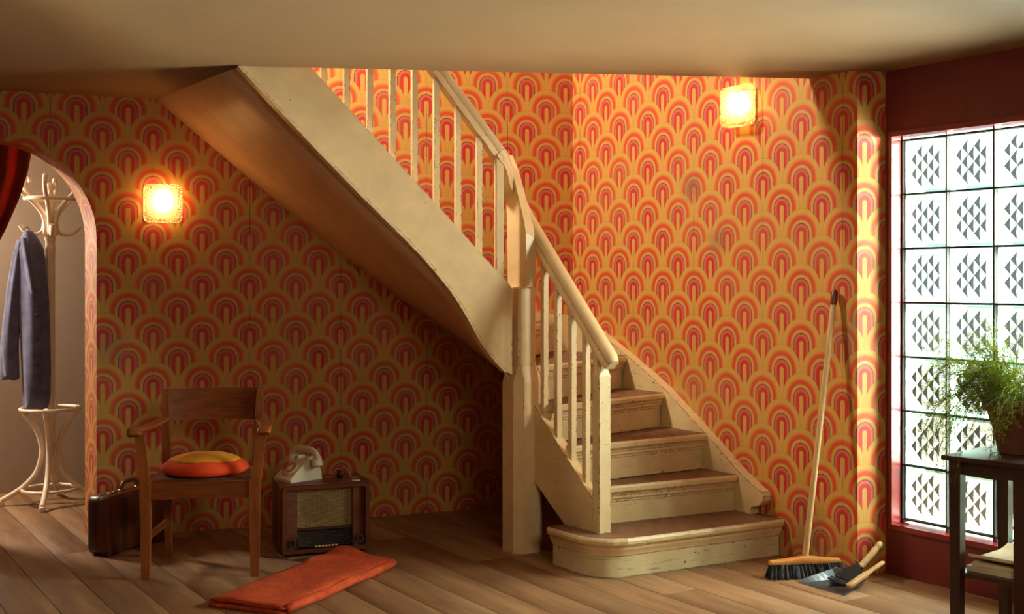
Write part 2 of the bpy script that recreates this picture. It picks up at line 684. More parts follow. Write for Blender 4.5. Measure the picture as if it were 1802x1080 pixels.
def circ(r, n=8, r2=None):
    return [(r * math.cos(2 * PI * i / n), (r2 or r) * math.sin(2 * PI * i / n)) for i in range(n)]


def tube(bm, path, r, n=12, scales=None, closed=False, up=None):
    """round bar along a path; the section is carried along without twisting"""
    path = [Vector(p) for p in path]
    N = len(path)
    tg = []
    for i in range(N):
        a, b = (path[i - 1], path[(i + 1) % N]) if closed else (path[max(i - 1, 0)], path[min(i + 1, N - 1)])
        tg.append((b - a).normalized())
    u = tg[0].orthogonal().normalized()
    rings = []
    for i in range(N):
        u = (u - tg[i] * u.dot(tg[i])).normalized()
        v = tg[i].cross(u)
        s = r * (scales[i] if scales else 1.0)
        rings.append([path[i] + (u * math.cos(2 * PI * k / n) + v * math.sin(2 * PI * k / n)) * s for k in range(n)])
    if closed:
        vs_ = [[bm.verts.new(p) for p in q] for q in rings]
        last = path[0] * 0
        # match the start section to the end one
        best = min(range(n), key=lambda k: (rings[0][k] - rings[-1][0]).length)
        for i in range(N):
            A, Bq = vs_[i], vs_[(i + 1) % N]
            sh = best if i == N - 1 else 0
            for k in range(n):
                bm.faces.new((A[k], A[(k + 1) % n], Bq[(k + 1 + sh) % n], Bq[(k + sh) % n]))
    else:
        loft(bm, rings)


def lathe(bm, prof, c=(0, 0, 0), n=24):
    """prof: list of (radius, z)"""
    c = Vector(c)
    rings = []
    for r, z in prof:
        rings.append([c + Vector((max(r, 1e-4) * math.cos(2 * PI * i / n), max(r, 1e-4) * math.sin(2 * PI * i / n), z)) for i in range(n)])
    loft(bm, rings)


def rrect(w, h, r, n=4):
    pts = []
    for cx, cy, a0 in ((w / 2 - r, h / 2 - r, 0), (-w / 2 + r, h / 2 - r, PI / 2), (-w / 2 + r, -h / 2 + r, PI), (w / 2 - r, -h / 2 + r, 1.5 * PI)):
        for i in range(n + 1):
            a = a0 + PI / 2 * i / n
            pts.append((cx + r * math.cos(a), cy + r * math.sin(a)))
    return pts

# ================================================================== SETTING
def set_uv(o, fn):
    """fn(co, normal, poly) -> (u, v) wallpaper coordinates, written per loop"""
    me = o.data
    uv = me.uv_layers.new(name='paper')
    for p in me.polygons:
        for li in p.loop_indices:
            uv.data[li].uv = fn(me.vertices[me.loops[li].vertex_index].co, p.normal, p)


ZC = 1.1288           # height of the arch centres of one pattern row
HP = .1206            # half a pattern repeat


def paper_back(t, z):
    return ((20.3855 - t / HP) / 2, (ZC - z) / .25)


def paper_right(s, z, dz=.0139):
    return ((20.411 + s / HP) / 2, (ZC - dz - z) / .25)


# ---- back wall with the arched opening (wallpapered, splayed reveal)
TA, RA, ZS = 3.072, .464, 1.487          # arch axis, radius, springing height
front = [(-.0, 0), (TA - RA, 0)]
arch = []
NA = 28
for i in range(NA + 1):
    a = PI * i / NA
    arch.append((TA - RA * math.cos(a), ZS + RA * math.sin(a)))
ring = [(TA - RA, 0.0)] + arch + [(TA + RA, 0.0)]
TL = 4.75
outline_f = [(-.02, 0.0)] + ring + [(TL, 0.0), (TL, TOP), (-.02, TOP)]
bm = B()
TH_B = .20
f_v = [bm.verts.new(Bk(t, 0, z)) for t, z in outline_f]
b_v = []
for t, z in outline_f:
    tt = t
    if (t, z) in ring:                     # the reveal closes in a little towards the hall
        k = (t - TA) / RA
        tt = t - .043 * k
    b_v.append(bm.verts.new(Bk(tt, -TH_B, z)))
bm.faces.new(f_v)
bm.faces.new(b_v[::-1])
n = len(f_v)
for i in range(n):
    bm.faces.new((f_v[i], b_v[i], b_v[(i + 1) % n], f_v[(i + 1) % n]))
wall_back = mk('wall_back', bm, None, mats=[M['paper'], M['hall']])
structure(wall_back, 'wall papered in orange arches with round-headed opening and staircase against it', 'wall')


def uv_back(co, nrm, p):
    d = Vector((co.x, co.y)) - C0
    t, o = d.dot(DB), d.dot(NB)
    nn = Vector((nrm.x, nrm.y)).dot(NB)
    if abs(nn) > .9:
        return paper_back(t, co.z)
    return paper_back(2 * (TA - RA) + .0 - (TA - RA) - o * 1.05, co.z + (0 if co.z < ZS else (t - TA + RA) * .6))


set_uv(wall_back, uv_back)
for p in wall_back.data.polygons:
    nn = Vector((p.normal.x, p.normal.y)).dot(NB)
    p.material_index = 1 if nn < -.9 else 0

# ---- right wall and its return
S_END = 2.083
bm = B()
prism(bm, [Rt(-.02, 0, 0), Rt(S_END, 0, 0), Rt(S_END, 0, TOP), Rt(-.02, 0, TOP)], (-NR.x * .12, -NR.y * .12, 0))
wall_right = mk('wall_right', bm, M['paper'])
structure(wall_right, 'wall papered in orange arches beside the lower stairs, lamp high on it', 'wall')


def uv_right(co, nrm, p):
    d = Vector((co.x, co.y)) - C0
    return paper_right(d.dot(DR), co.z)


set_uv(wall_right, uv_right)
J0, J1 = Rt(S_END), Q0
jd = Vector((J1.x - J0.x, J1.y - J0.y))
JL = jd.length
jd.normalize()
bm = B()
jn = Vector((-jd.y, jd.x)) * .12
prism(bm, [Rt(S_END, 0, 0), (J1.x + jd.x * .05, J1.y + jd.y * .05, 0), (J1.x + jd.x * .05, J1.y + jd.y * .05, CEIL + .02), Rt(S_END, 0, CEIL + .02)], (jn.x, jn.y, 0))
wall_jog = mk('wall_return', bm, M['paper'])
structure(wall_jog, 'narrow papered strip of wall, brightly lit, between broom corner and maroon window wall', 'wall')
set_uv(wall_jog, lambda co, nr, p: paper_right(S_END + (Vector((co.x, co.y)) - Vector((J0.x, J0.y))).dot(jd), co.z))

# ---- window wall: maroon with an opening for the glass blocks
WZ0, WZ1, WS0 = .197, 1.924, .022
NCOL, NROW, PW, PHH = 5, 7, .2262, .2362
WS1 = WS0 + .03 + NCOL * PW + .012
WEND = 8.2
TK = .075
bm = B()
for (s0, s1, z0, z1) in ((0, WS0, -.08, CEIL + .02), (WS1, WEND, -.08, CEIL + .02), (WS0, WS1, -.08, WZ0), (WS0, WS1, WZ1, CEIL + .02)):
    prism(bm, [Wn(s0, 0, z0), Wn(s1, 0, z0), Wn(s1, 0, z1), Wn(s0, 0, z1)], (-NR.x * TK, -NR.y * TK, 0))
bmesh.ops.remove_doubles(bm, verts=bm.verts, dist=1e-5)
wall_window = mk('wall_window', bm, M['maroon'])
structure(wall_window, 'dark maroon painted wall around the glass-block window', 'wall')

# ---- glass-block window
win = thing('window_1', 'glass-block window of diamond-faceted blocks in a maroon frame', 'window', Wn((WS0 + WS1) / 2, -.05, WZ0))
win['kind'] = 'structure'
wbase = Vector(win.location)


def wbar(s0, s1, z0, z1, o0, o1, name, mat, w=.002):
    bm = B()
    prism(bm, [Wn(s0, o0, z0), Wn(s1, o0, z0), Wn(s1, o0, z1), Wn(s0, o0, z1)], (NR.x * (o1 - o0), NR.y * (o1 - o0), 0))
    if w:
        bev(bm, w, 1)
    return mk(name, bm, mat, win, base=wbase)


FR = .018
wbar(WS0, WS0 + FR, WZ0, WZ1, -TK, .006, 'frame_side', M['maroon_gloss'])
wbar(WS1 - FR, WS1, WZ0, WZ1, -TK, .006, 'frame_side', M['maroon_gloss'])
wbar(WS0 + FR, WS1 - FR, WZ0, WZ0 + .022, -TK, .010, 'frame_sill', M['maroon_gloss'])
wbar(WS0 + FR, WS1 - FR, WZ1 - .022, WZ1, -TK, .006, 'frame_head', M['maroon_gloss'])
bx0 = WS0 + .022
bz1 = 1.889
JT = .007
for i in range(NCOL + 1):
    s = bx0 + i * PW
    wbar(s - JT / 2, s + JT / 2, WZ0 + .022, WZ1 - .022, -.100, -.056, 'joint_upright', M['mortar'], 0)
for j in range(NROW + 1):
    z = bz1 - j * PHH
    wbar(bx0, bx0 + NCOL * PW, z - JT / 2, z + JT / 2, -.099, -.057, 'joint_course', M['mortar'], 0)


def block_mesh():
    """pressed-glass pane: smooth face to the room, diamonds moulded on its inner side, white-coated side walls behind"""
    bm = B()
    w, h = PW - JT, PHH - JT
    fx, fz = w * .5 - .022, h * .5 - .020
    nx = 6
    outer = [(-w / 2, -h / 2), (w / 2, -h / 2), (w / 2, h / 2), (-w / 2, h / 2)]
    ff = [bm.verts.new((x * .97, 0, z * .97)) for x, z in outer]
    f2 = [bm.verts.new((x, -.004, z)) for x, z in outer]
    f3 = [bm.verts.new((x, -.018, z)) for x, z in outer]
    bm.faces.new(ff)
    for k in range(4):
        q = (k + 1) % 4
        bm.faces.new((ff[k], ff[q], f2[q], f2[k]))
        bm.faces.new((f2[k], f2[q], f3[q], f3[k]))
    grid = {}
    for i in range(nx + 1):
        for j in range(nx + 1):
            y = -.0142 if (i + j) % 2 else -.0185
            if i in (0, nx) or j in (0, nx):
                y = -.0185
            grid[i, j] = bm.verts.new((-fx - .008 + 2 * fx * i / nx, y, -fz + 2 * fz * j / nx))
    for i in range(nx):
        for j in range(nx):
            a, b, c, d = grid[i, j], grid[i + 1, j], grid[i + 1, j + 1], grid[i, j + 1]
            if (i + j) % 2 == 0:
                bm.faces.new((a, b, c)); bm.faces.new((a, c, d))
            else:
                bm.faces.new((a, b, d)); bm.faces.new((b, c, d))
    edge_faces = []
    rim = [bm.verts.new((x * .91, -.0172, z * .90)) for x, z in outer]
    e = [[grid[i, 0] for i in range(nx + 1)], [grid[nx, j] for j in range(nx + 1)], [grid[nx - i, nx] for i in range(nx + 1)], [grid[0, nx - j] for j in range(nx + 1)]]
    for k in range(4):
        q = (k + 1) % 4
        edge_faces.append(bm.faces.new((f3[k], f3[q], rim[q], rim[k])))
        bm.faces.new([rim[k]] + e[k] + [rim[q]])
    bmesh.ops.triangulate(bm, faces=[f for f in bm.faces if len(f.verts) > 4])
    bmesh.ops.recalc_face_normals(bm, faces=bm.faces)
    for f in bm.faces:
        f.material_index = 2 if min(v.co.y for v in f.verts) > -.0045 else 0
    for f in edge_faces:
        f.material_index = 3
    # coated side walls of the block
    r0 = [bm.verts.new((x * .985, -.0185, z * .985)) for x, z in outer]
    r1 = [bm.verts.new((x * .985, -.062, z * .985)) for x, z in outer]
    for k in range(4):
        q = (k + 1) % 4
        bm.faces.new((r0[k], r0[q], r1[q], r1[k])).material_index = 1
    me = bpy.data.meshes.new('glass_block')
    bm.to_mesh(me)
    bm.free()
    me.materials.append(M['block'])
    me.materials.append(M['coat'])
    me.materials.append(M['block_face'])
    me.materials.append(M['block_edge'])
    return me


blk = block_mesh()
rzw = math.atan2(NR.y, NR.x) - PI / 2
for j in range(NROW):
    for i in range(NCOL):
        o = bpy.data.objects.new('glass_block', blk)
        COL.objects.link(o)
        o.parent = win
        o.location = Wn(bx0 + (i + .5) * PW, -.056, bz1 - (j + .5) * PHH) - wbase
        o.rotation_euler = (0, 0, rzw + (PI if (i * 3 + j * 5) % 4 == 9 else 0))

# ---- ceiling slab with the stair opening
A_ = Bk(2.104, 1.10)
B_ = Rt(1.806)
bm = B()


def slab_piece(pts):
    prism(bm, [(p[0], p[1], CEIL) for p in pts], (0, 0, SLAB - CEIL))


slab_piece([(-5.2, 6.2), (-5.2, -1.9), (A_.x, -1.9), (A_.x, A_.y), Bk(2.323), Bk(2.323, -.1), Bk(4.7, -.1)])
slab_piece([(A_.x, -1.9), Wn(8.4, -.16), Wn(0, -.16), Rt(S_END, -.1), Rt(1.806, -.1), B_, (A_.x, A_.y)])
bmesh.ops.remove_doubles(bm, verts=bm.verts, dist=1e-5)
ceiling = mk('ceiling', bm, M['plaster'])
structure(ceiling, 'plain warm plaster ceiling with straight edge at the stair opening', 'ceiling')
bm = B()
prism(bm, [(p[0], p[1], CEIL + .01) for p in [Bk(5.2, -1.7), Bk(5.2, -.1), Bk(.4, -.1), Bk(.4, -1.7)]], (0, 0, .1))
hall_ceiling = mk('ceiling_hall', bm, M['plaster_up'])
structure(hall_ceiling, 'ceiling over the hall behind the papered wall', 'ceiling')
# upper storey: walls over the outer edges of the slab and a lid
bm = B()
ring_u = [(-5.2, -1.9), Wn(8.4, -.16), Wn(0, -.16), Rt(S_END, -.12), Rt(0, -.12), Bk(0, -.2), Bk(4.75, -.2), (-5.2, 6.2)]
for i in range(len(ring_u)):
    if i in (3, 5):
        continue
    p, q = Vector(ring_u[i][:2]), Vector(ring_u[(i + 1) % len(ring_u)][:2])
    if (q - p).length < .05:
        continue
    nv = Vector((-(q - p).y, (q - p).x)).normalized() * -.08
    prism(bm, [(p.x, p.y, SLAB - .02), (q.x, q.y, SLAB - .02), (q.x, q.y, TOP), (p.x, p.y, TOP)], (nv.x, nv.y, 0))
prism(bm, [(p[0], p[1], TOP) for p in ring_u], (0, 0, .1))
up = mk('wall_upper', bm, M['plaster_up'])
structure(up, 'pale plaster walls of the upper landing', 'wall')

# ---- hall behind the arch, room shell behind the viewer
bm = B()
prism(bm, [Bk(-1.0, -1.56, -.02), Bk(5.2, -1.56, -.02), Bk(5.2, -1.56, CEIL), Bk(-1.0, -1.56, CEIL)], (-NB.x * .1, -NB.y * .1, 0))
wh = mk('wall_hall', bm, M['hall'])
structure(wh, 'plain beige hall wall behind the white coat stand', 'wall')
bm = B()
prism(bm, [Bk(TL, -1.6, 0), Bk(TL, 1.2, 0), Bk(TL, 1.2, CEIL), Bk(TL, -1.6, CEIL)], (DB.x * .1, DB.y * .1, 0))
e0 = Bk(TL, .6)
prism(bm, [(e0.x, e0.y, 0), (e0.x - .2, -1.8, 0), (e0.x - .2, -1.8, CEIL), (e0.x, e0.y, CEIL)], (-.1, 0, 0))
wl = mk('wall_left', bm, M['hall'])
structure(wl, 'plain wall at the left end of the room', 'wall')
bm = B()
box(bm, (.9, -1.85, CEIL / 2), (11, .1, CEIL))
wf = mk('wall_front', bm, M['hall'])
structure(wf, 'plain wall behind the viewer', 'wall')
bm = B()
prism(bm, [Bk(.55, -TH_B, 0), Bk(.55, -1.57, 0), Bk(.55, -1.57, CEIL), Bk(.55, -TH_B, CEIL)], (-DB.x * .1, -DB.y * .1, 0))
whe = mk('wall_hall_end', bm, M['hall'])
structure(whe, 'end wall of the hall behind the stairs', 'wall')

# ---- floorboards
hull = [Vector((-4.6, -1.85)), Vector((6.2, -1.85)), Vector(Wn(8.3, -.04)[:2]), Vector(Wn(-4.0, -.04)[:2]), Vector(Bk(4.9, -1.60)[:2])]
fl = B()
prism(fl, [(p.x, p.y, -.09) for p in hull], (0, 0, .066))
floor = mk('floor', fl, M['under'])
structure(floor, 'worn bare floorboards running towards the viewer', 'floor')


def clip(poly, a, b):
    """keep what lies left of a->b"""
    out = []
    nrm = Vector((-(b - a).y, (b - a).x))
    for i in range(len(poly)):
        p, q = poly[i], poly[(i + 1) % len(poly)]
        dp, dq = (p - a).dot(nrm), (q - a).dot(nrm)
        if dp >= 0:
            out.append(p)
        if dp * dq < 0:
            out.append(p + (q - p) * (dp / (dp - dq)))
    return out


PD = Vector((.531, -.8474)).normalized()
PN = Vector((-PD.y, PD.x))
PWID = .1775
rp = random.Random(11)
for k in range(-42, 9):
    n0 = 3.274 + k * PWID
    al = -10.2 + rp.random() * 1.5
    while al < 6:
        ln = rp.uniform(2.6, 4.2)
        q = [PN * (n0 + .0015) + PD * al, PN * (n0 + .0015) + PD * (al + ln - .003), PN * (n0 + PWID - .0015) + PD * (al + ln - .003), PN * (n0 + PWID - .0015) + PD * al]
        al += ln
        for i in range(len(hull)):
            if not q:
                break
            q = clip(q, hull[i], hull[(i + 1) % len(hull)])
        if len(q) < 3:
            continue
        area = abs(sum(q[i].x * q[(i + 1) % len(q)].y - q[(i + 1) % len(q)].x * q[i].y for i in range(len(q)))) / 2
        if area < .01:
            continue
        cen = sum(q, Vector((0, 0))) / len(q)
        dz = rp.uniform(-.0007, .0007)
        bm = B()
        rings = []
        for (ins, z) in ((0, -.022), (0, -.0008), (.0010, 0)):
            rr = []
            for i in range(len(q)):
                a, b, c = q[i - 1], q[i], q[(i + 1) % len(q)]
                v = (a - b).normalized() + (c - b).normalized()
                p = b + (v.normalized() * ins * 1.4 if v.length > 1e-3 else Vector((0, 0)))
                l = p - cen
                rr.append((l.dot(PD), l.dot(PN), z))
            rings.append(rr)
        loft(bm, rings)
        o = mk('plank', bm, M['plank'], floor)
        o.location = (cen.x, cen.y, dz)
        o.rotation_euler = (0, 0, math.atan2(PD.y, PD.x))

# ---- outside the window: paving
bm = B()
o0 = Wn(-7, -.6)
prism(bm, [Wn(-9, -.3, -.1), Wn(12, -.3, -.1), Wn(12, -14, -.1), Wn(-9, -14, -.1)], (0, 0, -.1))
og = mk('ground_outside', bm, M['concrete'])
structure(og, 'paving outside the glass-block window', 'ground')
# ================================================================== STAIRCASE
SB = Vector((.049, 5.66, 0))              # foot of the main newel
stair = thing('staircase', 'cream painted winding wooden staircase with worn brown treads rising against the papered walls', 'staircase', SB)


def st(name, bm, mat, parent=None, smooth=True, mats=None):
    """a staircase part given in world coordinates"""
    return mk(name, bm, mat, parent or stair, smooth, base=SB, mats=mats)


RISE = .175
# nosing lines: (outer point, inner point) in plan
def P2(p):
    return Vector((p.x, p.y))


OI = .055                                  # wall stringer thickness
NOSE = {2: (P2(Rt(1.405, OI)), P2(Rt(1.305, .885))), 3: (P2(Rt(1.188, OI)), P2(Rt(1.196, .885))),
        4: (P2(Rt(.872, OI)), P2(Rt(1.062, .885))), 5: (P2(Rt(.56, OI)), P2(Rt(.93, .89))),
        6: (P2(Bk(.16, .05)), P2(Rt(.80, .90))), 7: (P2(Bk(.60, .05)), P2(Bk(.885, 1.06)))}
for k in range(8, 14):
    t = 1.065 + (k - 8) * .1775
    NOSE[k] = (P2(Bk(t - .06 * (k == 8), .05)), P2(Bk(t, 1.06)))
TT = .036                                  # tread thickness
for k in range(2, 14):
    z = RISE * k
    a, b = NOSE[k]
    fd = (b - a).normalized()
    back = Vector((fd.y, -fd.x))
    # 'back' must point up the stairs
    nx = NOSE.get(k + 1)
    if nx is None:
        nx = (a + DB * .19, b + DB * .19)
    if ((nx[0] + nx[1]) / 2 - (a + b) / 2).dot(back) < 0:
        back = -back
    a2, b2 = nx
    corner = [P2(Rt(.055, OI)), P2(Bk(.055, .05))] if k in (5,) else []
    if k == 5:
        rear = [b2 + back * .03, P2(Bk(.16, .05)), P2(Bk(.04, .05))]
        rear = [b2, a2, P2(Rt(.06, OI))]
    else:
        rear = [b2, a2]
    outl = [a, b] + rear
    bm = B()
    # tread slab with a rounded nosing
    top = [bm.verts.new((p.x, p.y, z)) for p in outl]
    n1 = [bm.verts.new((p.x, p.y, z - .012)) for p in (a - back * .008, b - back * .008)]
    n2 = [bm.verts.new((p.x, p.y, z - .028)) for p in (a - back * .008, b - back * .008)]
    n3 = [bm.verts.new((p.x, p.y, z - TT)) for p in (a, b)]
    bot = [bm.verts.new((p.x, p.y, z - TT)) for p in outl[2:]]
    ft = bm.faces.new(top)
    bm.faces.new((top[0], n1[0], n1[1], top[1]))
    bm.faces.new((n1[0], n2[0], n2[1], n1[1]))
    bm.faces.new((n2[0], n3[0], n3[1], n2[1]))
    low = [n3[0], n3[1]] + bot
    bm.faces.new(low[::-1])
    bm.faces.new([top[1], n1[1], n2[1], n3[1], bot[0], top[2]])
    for i in range(len(bot) - 1):
        bm.faces.new([top[2 + i], bot[i], bot[i + 1], top[3 + i]])
    bm.faces.new([top[-1], bot[-1], n3[0], n2[0], n1[0], top[0]])
    o = st('tread', bm, None, smooth=False, mats=[M['tread'], M['paint_worn']])
    for p in o.data.polygons:
        p.material_index = 0 if p.normal.z > .9 else 1
    # riser below the nosing, with its scotia moulding
    off = back * .026
    ra, rb = a + off, b + off
    bm = B()
    prism(bm, [(ra.x, ra.y, z - RISE - .002), (rb.x, rb.y, z - RISE - .002), (rb.x, rb.y, z - TT), (ra.x, ra.y, z - TT)], (back.x * .02, back.y * .02, 0))
    rs = st('riser', bm, M['paint_worn'], smooth=False)
    rs['label'] = 'cream painted riser'
    bm = B()
    pr = []
    for (d, zz) in ((0, -TT), (.017, -TT), (.017, -TT - .010), (.012, -TT - .015), (.012, -TT - .026), (.005, -TT - .034), (.005, -TT - .040), (0, -TT - .044)):
        pr.append((ra.x - back.x * d, ra.y - back.y * d, z + zz))
    prism(bm, pr, (rb.x - ra.x, rb.y - ra.y, 0))
    st('moulding', bm, M['paint'], rs, smooth=False)

# bottom step with its curved end
def step_outline(ds, do):
    """bullnose end: from the wall, along the front, round the end and back behind the lower newel"""
    pts = [Rt(1.630 + ds, .006)]
    f1 = Rt(1.558 + ds, .875)
    pts.append(f1)
    c = Rt(1.395, .90)
    r = 1.548 + ds - 1.395
    ro = .115 + do
    for i in range(1, 9):
        a = PI / 2 * i / 8
        pts.append(Rt(1.395 + r * math.cos(a), .875 + ro * math.sin(a)))
    pts.append(Rt(1.20, .875 + ro))
    pts.append(Rt(1.20, .006))
    return [Vector((p.x, p.y)) for p in pts]


bm = B()
rings = []
for d, z in ((0, 0.001), (0, RISE - TT - .0)):
    rings.append([(p.x, p.y, z) for p in step_outline(d, d)])
loft(bm, rings)
rs = st('riser', bm, M['paint_old'])
rs['label'] = 'weathered curved riser of the bottom step'
bm = B()
rings = []
for d, z in ((.0, -TT - .046), (.005, -TT - .042), (.006, -TT - .034), (.016, -TT - .018), (.019, -TT - .010), (.019, -TT)):
    rings.append([(p.x, p.y, RISE + z) for p in step_outline(d, d)])
loft(bm, rings)
st('moulding', bm, M['paint'], rs)
bm = B()
rings = []
for d, z in ((.026, -TT), (.034, -.026), (.036, -.014), (.031, -.003), (.027, 0)):
    rings.append([(p.x, p.y, RISE + z) for p in step_outline(d, d)])
loft(bm, rings)
o = st('tread', bm, None, smooth=False, mats=[M['tread'], M['paint_worn']])
for p in o.data.polygons:
    p.material_index = 0 if p.normal.z > .9 else 1

# wall stringer along the right wall (with carved end) and round the corner
prof = [(1.30, .176), (1.498, .176), (1.492, .196), (1.500, .212), (1.525, .218), (1.552, .226), (1.572, .246), (1.578, .270), (1.566, .290), (1.535, .302),
        (1.513, .312), (1.40, .375), (1.28, .46), (1.156, .540), (1.02, .628), (.877, .720), (.70, .812), (.527, .895), (.36, .972), (.20, 1.040), (.05, 1.078), (.004, 1.085), (.004, .80),
        (.40, .62), (.80, .42), (1.0, .32)]
bm = B()
prism(bm, [Rt(s, .001, z) for s, z in prof], (NR.x * OI, NR.y * OI, 0))
bev(bm, .004, 1, .5)
o = st('wall_stringer', bm, M['paint_worn'], smooth=False)
o['label'] = 'cream stringer board against the right wall, carved lower end'
prof = [(.02, .80), (.02, 1.082), (.10, 1.088), (.26, 1.100), (.42, 1.16), (.60, 1.32), (.80, 1.50), (2.1, 2.80), (2.4, 2.80), (2.4, 2.5), (.72, .98)]
bm = B()
prism(bm, [Bk(t, .001, z) for t, z in prof], (NB.x * .045, NB.y * .045, 0))
bev(bm, .003, 1, .5)
st('wall_stringer', bm, M['paint_worn'], smooth=False)

# lower outer stringer between the newels
prof = [(1.415, .176), (1.262, .176), (1.235, .150), (.93, .352), (.865, .40), (.865, .752), (.90, .742), (.925, .722), (1.014, .643), (1.119, .556), (1.229, .466), (1.331, .383), (1.415, .318)]
bm = B()
prism(bm, [Rt(s, .872, z) for s, z in prof], (NR.x * .052, NR.y * .052, 0))
bev(bm, .004, 1, .5)
o = st('outer_stringer', bm, M['paint_worn'], smooth=False)
o['label'] = 'lower cream stringer board with chipped edges and long crack'
# underside of the lower flight
bm = B()
loft(bm, [[Rt(1.25, .03, .13), Rt(1.22, .87, .142), Rt(1.22, .87, .13), Rt(1.25, .03, .115)],
          [Rt(.80, .03, .42), Rt(.89, .87, .37), Rt(.89, .87, .355), Rt(.80, .03, .405)],
          [Rt(.30, .03, .62), Rt(.86, .87, .40), Rt(.86, .87, .385), Rt(.30, .03, .605)]])
st('soffit', bm, M['soffit'], smooth=False)

# main newel: chamfered square below, slimmer shaft above
def sect(c, a, b, ch, z):
    """rectangle a (along DR) x b (along NR) with chamfered corners"""
    pts = []
    for sx, sy in ((1, 1), (-1, 1), (-1, -1), (1, -1)):
        p1 = (sx * a / 2, sy * (b / 2 - ch))
        p2 = (sx * (a / 2 - ch), sy * b / 2)
        for (u, v) in ((p1, p2) if sx * sy > 0 else (p2, p1)):
            q = Vector((c[0], c[1])) + DR * u + NR * v
            pts.append((q.x, q.y, z))
    return pts


bm = B()
loft(bm, [sect(SB, .165, .165, .037, 0), sect(SB, .165, .165, .037, .80), sect((.043, 5.64), .125, .105, .014, .875), sect((.040, 5.632), .118, .098, .007, .90),
          sect((.040, 5.632), .118, .098, .007, 1.24), sect((.040, 5.632), .108, .088, .007, 1.247)])
o = st('newel_post', bm, M['paint'], smooth=False)
o['label'] = 'tall chamfered newel post under the turn'
# upper newel piece running up into the wreathed rail
bm = B()
cx = Vector((.0440, 5.640))
def nw(u, v, z):
    q = cx + DR * u + NR * v
    return Vector((q.x, q.y, z))
loft(bm, [[nw(.072, -.02, 1.246), nw(.072, .026, 1.246), nw(-.078, .026, 1.246), nw(-.078, -.02, 1.246)],
          [nw(.078, -.028, 1.29), nw(.078, .026, 1.275), nw(-.078, .026, 1.27), nw(-.078, -.028, 1.28)],
          [nw(.078, -.028, 1.47), nw(.078, .026, 1.50), nw(-.082, .026, 1.50), nw(-.082, -.028, 1.47)],
          [nw(.060, -.028, 1.53), nw(.060, .026, 1.56), nw(-.092, .026, 1.70), nw(-.092, -.028, 1.70)],
          [nw(-.050, -.02, 1.80), nw(-.050, .026, 1.83), nw(-.104, .026, 1.88), nw(-.104, -.02, 1.88)]])
bev(bm, .004, 1, .5)
o = st('newel_head', bm, M['paint'], smooth=False)
o['label'] = 'upper newel piece with dark scuffed foot'

# lower newel on the bottom step
bm = B()
ln = Rt(1.432, .893)
loft(bm, [sect(ln, .050, .068, .004, .176), sect(ln, .050, .068, .004, .86), sect(Rt(1.424, .893), .050, .052, .010, .90), sect(Rt(1.415, .893), .050, .056, .006, .985)])
o = st('lower_newel', bm, M['paint_worn'], smooth=False)
o['label'] = 'slim square newel standing on the bottom step'

# balusters
def baluster(c, z0, z1, w=.027, d=None, ax=(DR, NR)):
    d = d or w
    bm = B()
    rings = []
    for k, z in ((1, z0), (1, z1)):
        rings.append([(c.x + ax[0].x * u * w / 2 + ax[1].x * v * d / 2, c.y + ax[0].y * u * w / 2 + ax[1].y * v * d / 2, z) for u, v in ((1, 1), (-1, 1), (-1, -1), (1, -1))])
    loft(bm, rings)
    bev(bm, .0035, 1, .5)
    return bm


def rail_low(s):
    return 1.565 + (s - .86) * (.915 - 1.565) / (1.515 - .86)


for s in (1.000, 1.108, 1.220, 1.325):
    c = Rt(s, .896)
    st('baluster', baluster(c, .62 - (s - 1.0) * .78, rail_low(s) - .025), M['paint'], smooth=False)
def rail_up(t):
    return 1.885 + (t - .90) * 1.22


def str_top(t):
    return .395 + 1.008 * t


for i in range(10):
    t = .990 + i * .1052
    st('baluster', baluster(Bk(t, 1.055), str_top(t) - .05, rail_up(t) - .02, .026, .026, (DB, NB)), M['paint'], smooth=False)
st('baluster', baluster(Bk(.893, 1.065), 1.24, 1.87, .036, .03, (DB, NB)), M['paint'], smooth=False)

# handrails: rounded section with a groove below the roll
RP = [(-.030, -.034), (.030, -.034), (.030, -.012), (.025, -.006), (.031, .004), (.030, .020), (.020, .033), (0, .038), (-.020, .033), (-.030, .020), (-.031, .004), (-.025, -.006), (-.030, -.012)]
RP = [(x, y) for x, y in RP]
bm = B()
path = [Rt(s, .896, rail_low(s)) for s in (.845, 1.0, 1.2, 1.40, 1.46, 1.497)]
path += [Rt(1.515, .896, rail_low(1.515) - .004)]
sweep(bm, path, RP, scales=[1, 1, 1, 1, 1, 1, .8])
o = st('handrail', bm, M['paint'])
o['label'] = 'lower straight handrail with rounded worn end'
bm = B()
tl = [Bk(t, 1.05, rail_up(t)) for t in (.895, 1.05, 1.2, 1.4, 1.7, 2.0)]
sweep(bm, tl, RP)
o = st('handrail', bm, M['paint'])
o['label'] = 'upper straight handrail rising through the ceiling opening'
bm = B()
wp = smooth_path([Bk(.898, 1.05, rail_up(.898)), Bk(.865, 1.035, 1.835), Bk(.83, 1.005, 1.745), Rt(.785, .915, 1.665), Rt(.848, .896, rail_low(.848))], 6)
nw_ = len(wp)
sweep(bm, wp, RP, scales=[1 + .22 * math.sin(PI * i / (nw_ - 1)) for i in range(nw_)])
o = st('handrail_wreath', bm, M['paint'])
o['label'] = 'curved handrail turn over the newel'

